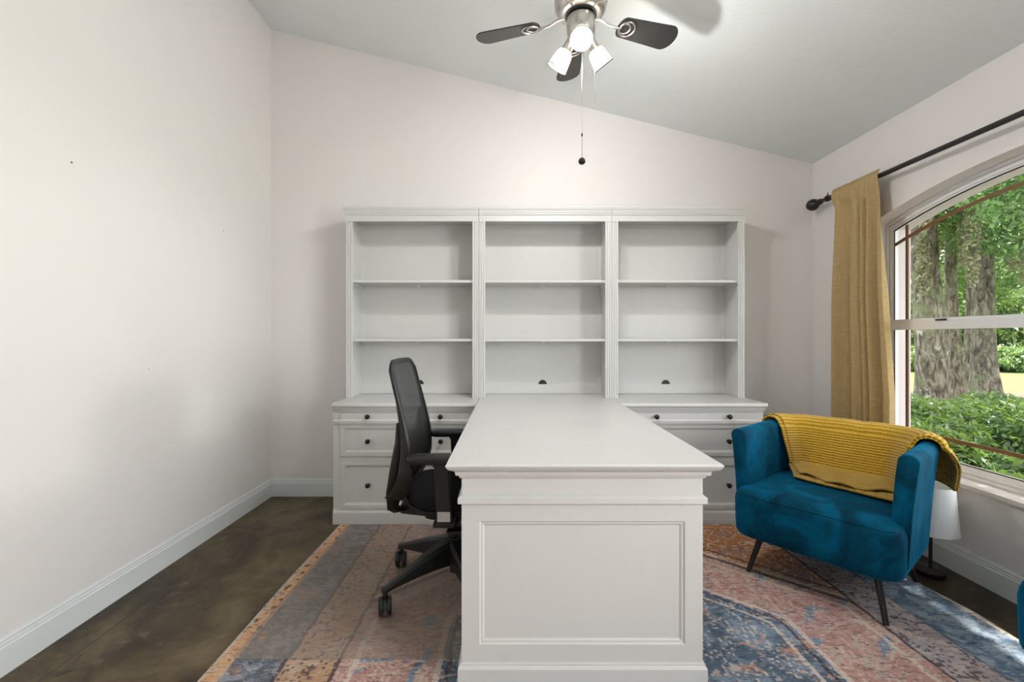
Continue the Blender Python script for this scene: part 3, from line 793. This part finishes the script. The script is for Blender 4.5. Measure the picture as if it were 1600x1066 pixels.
    for sg in (-1, 1):
        yy = .262*sg
        bm = B()
        ol3 = rrect(-.165, .100, yy-.042, yy+.042, (.035,)*4, 6)
        loft(bm, [[((x+.03)*k-.03, yy+(y-yy)*k, z+.012*((x+.03)/.13)**2*0) for x, y in ol3] for z, k in ((.642, .90), (.648, .98), (.660, 1), (.668, .97), (.672, .88))])
        ap = L('armrest_pad', bm, M['plastic'], smooth=True, auto=50)
        bm = B()
        loft(bm, [[(x, y, z) for x, y in rrect(-.052*1-.0+cx_, .010+cx_, yy-.016, yy+.016, (.008,)*4, 3)] for z, cx_ in ((.395, .012), (.50, .006), (.64, .0))])
        box(bm, -.055, .030, yy-.020, yy+.020, .628, .643)
        post = L('armrest_post', bm, M['plastic'], smooth=True, auto=40)
        bm = B(); box(bm, -.050, .025, min(yy-.018*sg, .10*sg), max(yy-.018*sg, .10*sg), .378, .394); box(bm, -.055, .030, yy-.018, yy+.018, .378, .398); L('armrest_bracket', bm, M['plastic'], post, bevel=.003)
        if sg < 0:
            bm = B(); box(bm, -.036, .016, yy-.0185, yy-.0165, .405, .445); st_ = L('label_plate', bm, M['sticker'], post); st_['label'] = 'small silver plate'
    return t
office_chair()

# ------------------------------------------------------------------ armchair
def shell_path(hw, back, front, R, n=14):
    """U shaped path of (point, outward normal): left arm front -> back -> right arm front"""
    out = []
    for k in range(9): y = front+(back-R-front)*k/9; out.append((V((-hw, y, 0)), V((-1, 0, 0))))
    for k in range(n+1):
        a = pi-.5*pi*k/n; out.append((V((-hw+R+R*cos(a), back-R+R*sin(a), 0)), V((cos(a), sin(a), 0))))
    for k in range(1, 12): x = -hw+R+(2*hw-2*R)*k/12; out.append((V((x, back, 0)), V((0, 1, 0))))
    for k in range(n+1):
        a = .5*pi-.5*pi*k/n; out.append((V((hw-R+R*cos(a), back-R+R*sin(a), 0)), V((cos(a), sin(a), 0))))
    for k in range(1, 10): y = back-R+(front-back+R)*k/9; out.append((V((hw, y, 0)), V((1, 0, 0))))
    return out
HW, BK, FR, RR = .333, .315, -.225, .17
def armchair(lab):
    t = empty('armchair', lab, 'armchair', (0, 0, 0), group='teal velvet armchairs by the window')
    # seat block
    bm = B(); rings = []
    ol = rrect(-HW+.002, HW-.002, -.335, BK-.004, (.085, .085, .168, .168), 9)
    cx_, cy_ = 0, 0
    def inset(d):
        return rrect(-HW+.002+d, HW-.002-d, -.335+d, BK-.004-d, tuple(max(.01, r-d*.6) for r in (.085, .085, .168, .168)), 9)
    for z, d in ((.185, .050), (.188, .030), (.198, .010), (.215, .002), (.26, 0), (.36, -.002), (.385, .002), (.402, .012), (.413, .028), (.420, .055), (.425, .10), (.428, .15), (.429, .20)):
        rings.append([(x, y, z) for x, y in inset(d)])
    loft(bm, rings); L_ = link('seat', bm, M['velvet'], t, smooth=True)
    # piping seam along the front upper edge
    bm = B(); tube(bm, [(x, y-.0005, .3965) for x, y in rrect(-HW+.010, HW-.010, -.3275, BK-.02, (.08, .08, .16, .16), 9)][3:17], .0022, 6); link('piping', bm, M['velvet'], L_, smooth=True)
    # wrap-around arms and back
    bm = B(); rings = []
    P = shell_path(HW, BK, FR, RR)
    def section(th, flare):
        # (outward offset, z) closed cross-section
        pts = []
        zt = .695
        for z, f in ((.235, 0), (.45, .014), (.60, .028), (.665, .037)): pts.append((f, z))
        for k in range(1, 8):
            a = pi*k/8; pts.append((.037-th/2+th/2*cos(a), zt-.030+.030*sin(a)))
        for z, f in ((.665, .037-th), (.60, .028-th+.002), (.45, .014-th+.006), (.30, -th+.012)): pts.append((f, z))
        return pts
    for p, n_ in P:
        rings.append([p+n_*o+V((0, 0, z)) for o, z in section(.072, 0)])
    # rounded front ends
    def endr(p, n_, sgn):
        r = []
        for k in (1, 2, 3):
            q = k/3; sc = 1-.12*q*q
            sec = section(.072, 0); m_ = sum(o for o, z in sec)/len(sec)
            r.append([p+V((0, -.012*sin(q*pi/2), 0))+n_*(m_+(o-m_)*sc)+V((0, 0, .46+(z-.46)*(1-.012*q*q))) for o, z in sec])
        return r
    rings = list(reversed(endr(*P[0], 1)))+rings+endr(*P[-1], 1)
    loft(bm, rings); sh = link('wraparound_back', bm, M['velvet'], t, smooth=True, auto=62)
    for (fx, fy), (tx, ty) in (((-.27, -.265), (-.225, -.21)), ((.27, -.265), (.225, -.21)), ((-.27, .265), (-.21, .20)), ((.27, .265), (.21, .20))):
        bm = B(); tube(bm, [(fx, fy, 0), (tx, ty, .195)], [.0105, .015], 14); link('leg', bm, M['blackmetal'], t, smooth=True, auto=40)
    return t
ac = armchair('teal velvet tub armchair draped with a mustard knit throw')
ac.location = (1.56, 2.215, .0085); ac.rotation_euler = (0, 0, radians(-51.5))
ac2 = ac.copy(); COL.objects.link(ac2)
for ch in list(ac.children):
    c = ch.copy(); COL.objects.link(c); c.parent = ac2
    for g2 in ch.children:
        d = g2.copy(); COL.objects.link(d); d.parent = c
ac2['label'] = 'second teal velvet armchair, only a sliver visible at the right edge of the photo'
ac2.location = (1.763, 1.028, .0085); ac2.rotation_euler = (0, 0, radians(-115.5))

# knitted throw over the back of the armchair
def throw():
    P = shell_path(HW, BK, FR, RR, 14)
    # cumulative arc length, resampled
    S = [0]
    for (a, _), (b_, _) in zip(P, P[1:]): S.append(S[-1]+(b_-a).length)
    T = S[-1]
    def at(s):
        s = max(0, min(T-1e-6, s))
        for i in range(len(S)-1):
            if S[i+1] >= s: break
        f = (s-S[i])/(S[i+1]-S[i]+1e-9)
        return P[i][0].lerp(P[i+1][0], f), P[i][1].lerp(P[i+1][1], f).normalized()
    th = .072; zt = .695; E = .009
    bm = B(); uvl = bm.loops.layers.uv.new()
    NU, NV = 190, 130
    s0, s1 = T*.262, T*.792
    for lay in (0, 1):
      E = .008+.009*lay; gr = []
      s0 = T*(.243+.022*lay)
      for i in range(NU+1):
        u = i/NU; row = []
        # front edge on the seat: a loose wavy line across the middle of the seat
        seat = V((-.165+.018*lay+.420*u-.03*lay*max(0, u-.7), .012-.030*sin(u*3.3)+.014*sin(u*8+.5)*lay-.055*(1-lay)*max(0, (u-.55)/.45)+.02*lay, 0))
        for j in range(NV+1):
            v = j/NV
            inner = max(0, .42-v)/.42
            sl = s0+.075*inner**.8; sr = s1-.17*inner**.6-.10*max(0, (v-.64)/.36)**.5
            s = sl+(sr-sl)*u
            p, n_ = at(s)
            fold = .005*sin(u*9+v*3)+.003*sin(u*23+1)
            edge = min(1, min(u, 1-u)/.03)
            if v < .30:
                q = v/.30
                base = p+n_*(-th-.010)
                xy = seat.lerp(base, q**.9)
                rise = .028*q**3
                wr = .009*sin(u*13+q*6)*sin(q*pi)+.013*sin(q*pi)*(.5+.5*sin(u*27+q*9+2))*(1-q)
                z = .4405+.010*lay+rise+abs(wr)*.8+.012*lay*(1-q)**5*(1+sin(u*17))*.6
                pos = V((xy.x, xy.y, z))
            elif v < .52:
                q = (v-.30)/.22; z = .4685+(zt-.030-.4685)*q
                fl = .014+.023*q
                o = fl-th-E-.020*(1-q)**2-abs(fold)*.9-.008*sin(q*pi)
                pos = p+n_*o+V((0, 0, z))
            elif v < .64:
                q = (v-.52)/.12; a = pi-pi*q
                o = .037-th/2+(th/2+E)*cos(a)+.004; z = zt-.030+(.030+E)*sin(a)+abs(fold)*.6+.005
                pos = p+n_*o+V((0, 0, z))
            else:
                q = (v-.64)/.36; hang = .12+.075*u**1.5
                z = zt-.030-hang*q; o = .037+E+.006+.030*sin(min(1, q*2)*pi/2)*u**3+abs(fold)*1.2+.004*q*(1+sin(u*17))
                pos = p+n_*o+V((0, 0, z))
            row.append(bm.verts.new(pos))
        gr.append(row)
      for i in range(NU):
        for j in range(NV):
            f = bm.faces.new((gr[i][j], gr[i+1][j], gr[i+1][j+1], gr[i][j+1]))
            for lp, (a, b_) in zip(f.loops, ((i, j), (i+1, j), (i+1, j+1), (i, j+1))): lp[uvl].uv = (a/NU*1.0, b_/NV*.72)
    o = link('throw_blanket', bm, M['knit'], smooth=True)
    o.location = ac.location; o.rotation_euler = ac.rotation_euler
    md = o.modifiers.new('thick', 'SOLIDIFY'); md.thickness = .007; md.offset = 1
    tag(o, 'mustard yellow knitted throw draped over the back of the teal armchair', 'blanket')
throw()

# ------------------------------------------------------------------ floor standing lamp behind the armchair, dark side table
lp = empty('table_lamp', 'small lamp with white tapered shade and black base on the floor behind the armchair', 'lamp', (2.080, 2.25, .0005))
bm = B(); lathe(bm, [(.056, 0), (.058, .004), (.058, .022), (.052, .028), (.010, .032)], 32); link('lamp_base', bm, M['blackmetal'], lp, smooth=True, auto=40)
bm = B(); tube(bm, [(0, 0, .030), (0, 0, .40)], .008, 12); link('stem', bm, M['blackmetal'], lp, smooth=True, auto=40)
bm = B(); lathe(bm, [(.110, .218), (.108, .228), (.090, .445), (.0885, .445), (.1065, .228), (.1075, .218)], 40, cap=False)
tube(bm, [(-.091, 0, .388), (.091, 0, .388)], .002, 6)
link('lamp_shade', bm, M['shadewhite'], lp, smooth=True, auto=50)['label'] = 'white tapered shade'

st = empty('side_table', 'low dark side table in the corner behind the teal armchair', 'side table', (1.90, 3.14, 0))
bm = B(); box(bm, -.27, .27, -.17, .17, .592, .604); link('table_top', bm, M['darkglass'], st, bevel=.002)
bm = B()
for a in ((-.26, .26, -.16, -.14), (-.26, .26, .14, .16), (-.26, -.24, -.14, .14), (.24, .26, -.14, .14)): box(bm, *a, .565, .5915)
link('table_frame', bm, M['blackmetal'], st)
for sx in (-.25, .25):
    for sy in (-.15, .15):
        bm = B(); box(bm, sx-.01, sx+.01, sy-.01, sy+.01, 0.001, .565); link('leg', bm, M['blackmetal'], st)

# ------------------------------------------------------------------ ceiling fan
FX, FY, FZ = .322, 2.06, 2.62
fan = empty('ceiling_fan', 'brushed nickel ceiling fan with dark blades and three lit frosted lamps', 'ceiling fan', (FX, FY, FZ))
cz = ceil_z(FX)-FZ
bm = B(); lathe(bm, [(.030, .20), (.030, cz-.075), (.062, cz-.06), (.070, cz-.030)], 28); tube(bm, [(0, 0, .15), (0, 0, cz-.02)], .013, 14); link('downrod', bm, M['chrome'], fan, smooth=True, auto=40)
bm = B(); lathe(bm, [(.072, .0075), (.086, .007), (.104, .018), (.117, .042), (.122, .075), (.118, .110), (.095, .140), (.050, .160), (.030, .180), (.020, .20)], 48); link('motor_housing', bm, M['chrome'], fan, smooth=True, auto=40)
bm = B(); lathe(bm, [(.050, .002), (.071, .003), (.071, .0070)], 40); link('flywheel', bm, M['blackmetal'], fan, smooth=True, auto=40)
bm = B(); lathe(bm, [(.020, -.096), (.052, -.088), (.062, -.070), (.066, -.030), (.062, -.006), (.050, -.001)], 40); cap_ = link('switch_housing', bm, M['chrome'], fan, smooth=True, auto=40)
for i in range(5):
    A = radians(90+72*i); d = V((cos(A), sin(A), 0)); s_ = V((-sin(A), cos(A), 0)); tilt = radians(-13)
    R3 = Matrix((d, s_, V((0, 0, 1)))).transposed().to_4x4() @ Matrix.Rotation(tilt, 4, 'X')
    # blade: local x along the blade
    bm = B(); out = []
    r0, r1, w0, w1_ = .190, .505, .052, .066
    for k in range(13):
        a = -pi/2+pi*k/12; out.append((r1-.050+.050*cos(a), w1_*sin(a)*(1 if abs(sin(a)) < 2 else 1)))
    for k in range(13):
        a = pi/2+pi*k/12; out.append((r0+.030+.030*cos(a), w0*sin(a)))
    loft(bm, [[R3 @ V((x, y, z)) for x, y in out] for z in (-.003, .003)])
    bl = link('blade', bm, M['blade'], fan, bevel=.0012)
    bm = B()
    def rg(cx2, cy2, r, rr=.0042):
        n = 28; rings = []
        for k in range(n+1):
            a = 2*pi*k/n; c_ = V((cx2+r*cos(a), cy2+r*sin(a), -.007)); rd = V((cos(a), sin(a), 0))
            rings.append([R3 @ (c_+rd*rr*cos(2*pi*q/8)+V((0, 0, .0035*sin(2*pi*q/8)))) for q in range(8)])
        loft(bm, rings, False, False)
    rg(.238, 0, .038); rg(.226, 0, .026)
    tube(bm, [R3 @ V((.204, 0, -.008)), R3 @ V((.175, 0, -.012)), R3 @ V((.140, 0, -.006)), V(d*.110)+V((0, 0, .008)), V(d*.080)+V((0, 0, .012))], [.0055, .007, .006, .006, .008], 10)
    link('blade_bracket', bm, M['chrome'], bl, smooth=True, auto=50)
LAMPS = []
for A, tl in ((262, 42), (148, 36), (28, 42)):
    A = radians(A); tl = radians(tl)
    d = V((cos(A)*sin(tl), sin(A)*sin(tl), -cos(tl))); st0 = V((cos(A)*.030, sin(A)*.030, -.070))
    mt = Matrix.Translation(st0) @ d.to_track_quat('Z', 'Y').to_matrix().to_4x4()
    bm = B(); lathe(bm, [(.017, .0), (.019, .010), (.0235, .014), (.0245, .066), (.020, .072)], 28, mt); sk = link('lamp_socket', bm, M['chrome'], fan, smooth=True, auto=40)
    bm = B(); lathe(bm, [(.018, .070), (.030, .074), (.037, .086), (.0405, .105), (.046, .150), (.048, .152), (.0465, .153), (.0385, .106), (.034, .088), (.026, .078), (.016, .075)], 36, mt, cap=False)
    gs = link('glass_shade', bm, M['lampglass'], fan, smooth=True, auto=60); gs['label'] = 'lit frosted glass shade'
    bm = B(); lathe(bm, [(.0475, .149), (.0498, .1505), (.0498, .153), (.0475, .1545)], 36, mt, cap=False); link('shade_rim', bm, M['knob'], gs, smooth=True)
    bm = B(); lathe(bm, [(.008, .078), (.016, .086), (.020, .096), (.016, .106), (.008, .111), (.001, .112)], 20, mt); link('bulb', bm, M['bulb'], gs, smooth=True)
    q = fan.location+st0+d*.160
    ld = bpy.data.lights.new('fan_lamp_light', 'POINT'); ld.energy = 15.5; ld.shadow_soft_size = .022; ld.color = (1, .98, .96)
    lo = bpy.data.objects.new('fan_lamp_light', ld); COL.objects.link(lo); lo.location = q
for (dx, dy, ztop, zend, knb) in ((-.006, -.068, -.060, 1.955-FZ, True), (.056, -.035, -.060, 2.215-FZ, False)):
    bm = B(); tube(bm, [(dx, dy, ztop), (dx, dy, zend)], .0014 if knb else .0011, 6)
    ch_ = link('pull_chain', bm, M['chrome'], fan, smooth=True)
    if knb:
        bm = B(); lathe(bm, [(.003, .024), (.011, .019), (.0155, .010), (.0155, .002), (.010, -.005), (.003, -.007)], 10, Matrix.Translation((dx, dy, zend-.02))); link('chain_pull', bm, M['knob'], ch_, auto=30)
        bm = B(); lathe(bm, [(.001, .112), (.0035, .108), (.0035, .098), (.001, .094)], 10, Matrix.Translation((dx, dy, zend))); link('chain_connector', bm, M['knob'], ch_)
# ------------------------------------------------------------------ garden
GZ = -.20
def ground(name, pts, mat, z, lab):
    bm = B(); loft(bm, [[(x, y, zz) for x, y in pts] for zz in (z-.05, z)]); return struct(link(name, bm, mat), lab)
ground('ground_lawn', [(2.6, -30), (90, -30), (90, 90), (-20, 90), (-20, 3.7), (2.6, 3.7)], M['lawn'], GZ, 'sunlit green lawn outside')
bl_ = []
ground('ground_bed', [(2.6, -12), (11, -12), (10, 1.0), (6.6, 3.2), (7.4, 6.2), (5.0, 6.8), (3.2, 9), (2.6, 9)], M['mulch'], GZ+.012, 'brown planting bed against the house')  # part beyond the side window widened, unseen, to cut green bounce indoors
for k in range(40):
    a = 2*pi*k/40; r = 1+.09*sin(3*a)+.05*sin(7*a+1)
    bl_.append((9.2+4.0*r*cos(a), 8.9+3.0*r*sin(a)))
ground('ground_mulch', bl_, M['mulch'], GZ+.02, 'leaf litter under the oaks')

def leaves(name, blobs, n, size, mat, seed, parent=None, loc=(0, 0, 0)):
    """many small leaf quads scattered through ellipsoid clumps; blobs = [(centre, radii, weight)]"""
    r = np.random.default_rng(seed); w = np.array([b_[2] for b_ in blobs], float); w /= w.sum()
    idx = r.choice(len(blobs), n, p=w)
    C_ = np.array([b_[0] for b_ in blobs])[idx]; R_ = np.array([b_[1] for b_ in blobs])[idx]
    d = r.normal(size=(n, 3)); d /= np.linalg.norm(d, axis=1)[:, None]
    rad = r.uniform(.55, 1, (n, 1))**.6
    P = C_+d*rad*R_
    a = r.normal(size=(n, 3))*.8+d*.6+np.array([0, 0, .6]); a /= np.linalg.norm(a, axis=1)[:, None]
    t = np.cross(a, r.normal(size=(n, 3))); t /= np.linalg.norm(t, axis=1)[:, None]; s_ = np.cross(a, t)
    sz = size*r.uniform(.6, 1.4, (n, 1))
    v = np.empty((n, 4, 3)); v[:, 0] = P-t*sz; v[:, 1] = P+s_*sz*.45+a*sz*.12; v[:, 2] = P+t*sz; v[:, 3] = P-s_*sz*.45+a*sz*.12
    me = bpy.data.meshes.new(name); me.vertices.add(n*4); me.vertices.foreach_set('co', (v.reshape(-1, 3)-np.array(loc)).ravel())
    me.loops.add(n*4); me.loops.foreach_set('vertex_index', np.arange(n*4)); me.polygons.add(n)
    me.polygons.foreach_set('loop_start', np.arange(n)*4); me.polygons.foreach_set('loop_total', np.full(n, 4))
    me.update(); me.validate(); me.materials.append(mat)
    o = bpy.data.objects.new(name, me); COL.objects.link(o)
    if parent is not None: o.parent = parent
    else: o.location = loc
    return o

def at(px, Y):   # ground position seen at image column px, distance Y
    return ((px-796.5)/711*Y, Y)
def trunk_tree(px, Y, r, h, lean, lab, crown, nl, seed, cat='tree', group=None, moss=False, leaf='leaf_oak', lsize=.05, flare=1.55):
    x, y = at(px, Y); loc = (x, y, GZ)
    t = empty('oak_tree', lab, cat, loc, group='far trees behind the lawn' if leaf == 'leaf_far' else 'mossy oaks outside the window')
    rnd = random.Random(seed); bm = B(); rings = []
    n = 20; ph = [rnd.uniform(0, 6.28) for _ in range(4)]
    for k in range(15):
        f = k/14; z = h*f; rr = r*(1+(flare-1)*math.exp(-f*h/.35))*(1-.25*f)
        cx2 = lean[0]*f*h+.06*sin(f*5+ph[0]); cy2 = lean[1]*f*h+.06*sin(f*4+ph[1])
        rings.append([(cx2+rr*cos(2*pi*q/n)*(1+.08*sin(3*2*pi*q/n+ph[2]+f*2)+.04*sin(7*2*pi*q/n+ph[3])), cy2+rr*sin(2*pi*q/n)*(1+.08*sin(3*2*pi*q/n+ph[2]+f*2)), z) for q in range(n)])
    loft(bm, rings)
    top = V((lean[0]*h, lean[1]*h, h*.96))
    for k in range(4):
        a = ph[0]+k*1.6; e = top+V((cos(a)*1.5, sin(a)*1.5, 1.2+.4*k))
        m_ = top.lerp(e, .5)+V((0, 0, .15))
        tube(bm, [top-V((0, 0, .3)), m_, e], [r*.5, r*.32, r*.12], 10)
    link('trunk', bm, M['bark'], t, smooth=True)
    if crown:
        bl = []
        for (cx2, cy2, cz2, s_, w_) in crown: bl.append(((loc[0]+cx2, loc[1]+cy2, loc[2]+cz2), (s_, s_, s_*.7), w_))
        leaves('foliage', bl, nl, lsize, M[leaf], seed, t, loc)
    if moss:
        bl = []
        for k in range(7): a = rnd.uniform(0, 6.28); q = rnd.uniform(.3, 1.1); bl.append(((loc[0]+q*cos(a)+lean[0]*h, loc[1]+q*sin(a), loc[2]+h*rnd.uniform(.55, .95)), (.10, .10, .55), 1))
        leaves('hanging_moss', bl, 3000, .035, M['moss'], seed+9, t, loc)
    return t
def crown(seed, n, spread, z0, z1, s0=.5, s1=.9, off=(0, 0)):
    r = random.Random(seed); return [(off[0]+r.uniform(-spread, spread), off[1]+r.uniform(-spread, spread), r.uniform(z0, z1), r.uniform(s0, s1), 1) for _ in range(n)]
trunk_tree(1448, 7.6, .215, 4.6, (-.01, .0), 'thick mossy oak trunk at the left edge of the window view', crown(3, 16, 1.7, 3.0, 5.2, .55, 1.0), 26000, 3, moss=True, lsize=.04, flare=1.3)
trunk_tree(1499, 8.1, .10, 4.3, (-.02, .02), 'slender oak trunk just right of the thickest trunk', crown(4, 12, 1.6, 2.8, 4.8, .5, .9, (.8, .3)), 20000, 4, moss=True, lsize=.042)
trunk_tree(1538, 8.9, .185, 4.8, (.02, .02), 'oak trunk with spreading root flare beside the open lawn', crown(5, 16, 2.0, 2.9, 5.4, .6, 1.0, (.6, -.2)), 26000, 5, moss=True, lsize=.042, flare=1.9)
trunk_tree(1513, 10.2, .12, 4.8, (.03, .0), 'thin oak trunk farthest back in the clump', crown(6, 12, 2.0, 2.8, 5.4, .6, 1.0), 10000, 6, lsize=.06)
trunk_tree(1830, 4.7, .2, 4.2, (.0, .0), 'leafy oak whose branches hang into the upper right of the window view', crown(7, 26, 1.7, 2.7, 5.4, .4, .75, (-1.5, -1.1)), 30000, 7, lsize=.032)  # crown shifted toward the house to dapple the sun on the rug

def shrub(cx2, cy2, rx, ry, h, lab, n, seed, leaf='leaf_hedge', ls=.035, name='hedge_shrub', group=None, cat='shrub', z0=None):
    r = random.Random(seed); bl = []
    for k in range(14):
        bl.append(((cx2+r.uniform(-rx, rx)*.7, cy2+r.uniform(-ry, ry)*.7, GZ+h*r.uniform(.35, .72)), (rx*.42, ry*.42, h*.33), 1))
    bl.append(((cx2, cy2, GZ+h*.40), (rx*.9, ry*.9, h*.42), 5))
    t = empty(name, lab, cat, (cx2, cy2, GZ), group='distant hedge across the lawn' if leaf == 'leaf_far' else 'low shrubs outside the window')
    bm = B()
    for k in range(5):
        a = k*1.3+seed; tube(bm, [(0.05*cos(a), .05*sin(a), 0), (rx*.3*cos(a), ry*.3*sin(a), h*.6)], [.015, .006], 6)
    link('stems', bm, M['bark'], t, smooth=True)
    leaves('foliage', bl, n, ls, M[leaf], seed, t, (cx2, cy2, GZ))
    return t
# low hedge just outside, running past the window
shrub(3.35, 3.60, .75, .62, .68, 'low green hedge shrub nearest the window frame on the left', 15000, 11)
shrub(4.15, 4.55, .85, .75, .80, 'low green hedge shrub in front of the thick oak trunk', 16000, 12)
shrub(5.35, 5.15, .90, .75, .70, 'broad green shrub between the window and the oaks', 15000, 13)
shrub(3.55, 2.75, .62, .62, .55, 'sunlit green shrub low against the window sill', 12000, 14)
shrub(4.75, 3.85, .80, .70, .62, 'green shrub at the right side of the window view', 13000, 15)
# clipped hedge across the lawn and far trees
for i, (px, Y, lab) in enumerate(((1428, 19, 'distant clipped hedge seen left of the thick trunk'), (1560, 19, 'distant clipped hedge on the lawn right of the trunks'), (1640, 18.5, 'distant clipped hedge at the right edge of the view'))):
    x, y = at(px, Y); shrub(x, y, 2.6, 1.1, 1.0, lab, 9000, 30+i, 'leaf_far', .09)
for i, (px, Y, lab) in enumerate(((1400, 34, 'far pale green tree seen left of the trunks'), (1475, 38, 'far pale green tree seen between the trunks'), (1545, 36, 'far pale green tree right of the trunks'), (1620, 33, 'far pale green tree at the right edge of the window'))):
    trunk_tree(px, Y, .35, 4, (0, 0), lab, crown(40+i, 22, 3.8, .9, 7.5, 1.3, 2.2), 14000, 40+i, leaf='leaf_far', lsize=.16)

for i, (x, y, lab) in enumerate(((24, 12, 'distant clipped hedge far to the right of the oaks'), (25, 5, 'distant clipped hedge square across from the window'), (25, -2, 'distant clipped hedge opposite the added side window'))):
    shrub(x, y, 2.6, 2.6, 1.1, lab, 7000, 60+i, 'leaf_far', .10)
for i, (x, y, lab) in enumerate(((34, 22, 'far pale green tree right of the oak clump'), (38, 12, 'far pale green tree across the lawn'), (36, 2, 'far pale green tree square across from the window'), (37, -8, 'far pale green tree opposite the added side window'))):
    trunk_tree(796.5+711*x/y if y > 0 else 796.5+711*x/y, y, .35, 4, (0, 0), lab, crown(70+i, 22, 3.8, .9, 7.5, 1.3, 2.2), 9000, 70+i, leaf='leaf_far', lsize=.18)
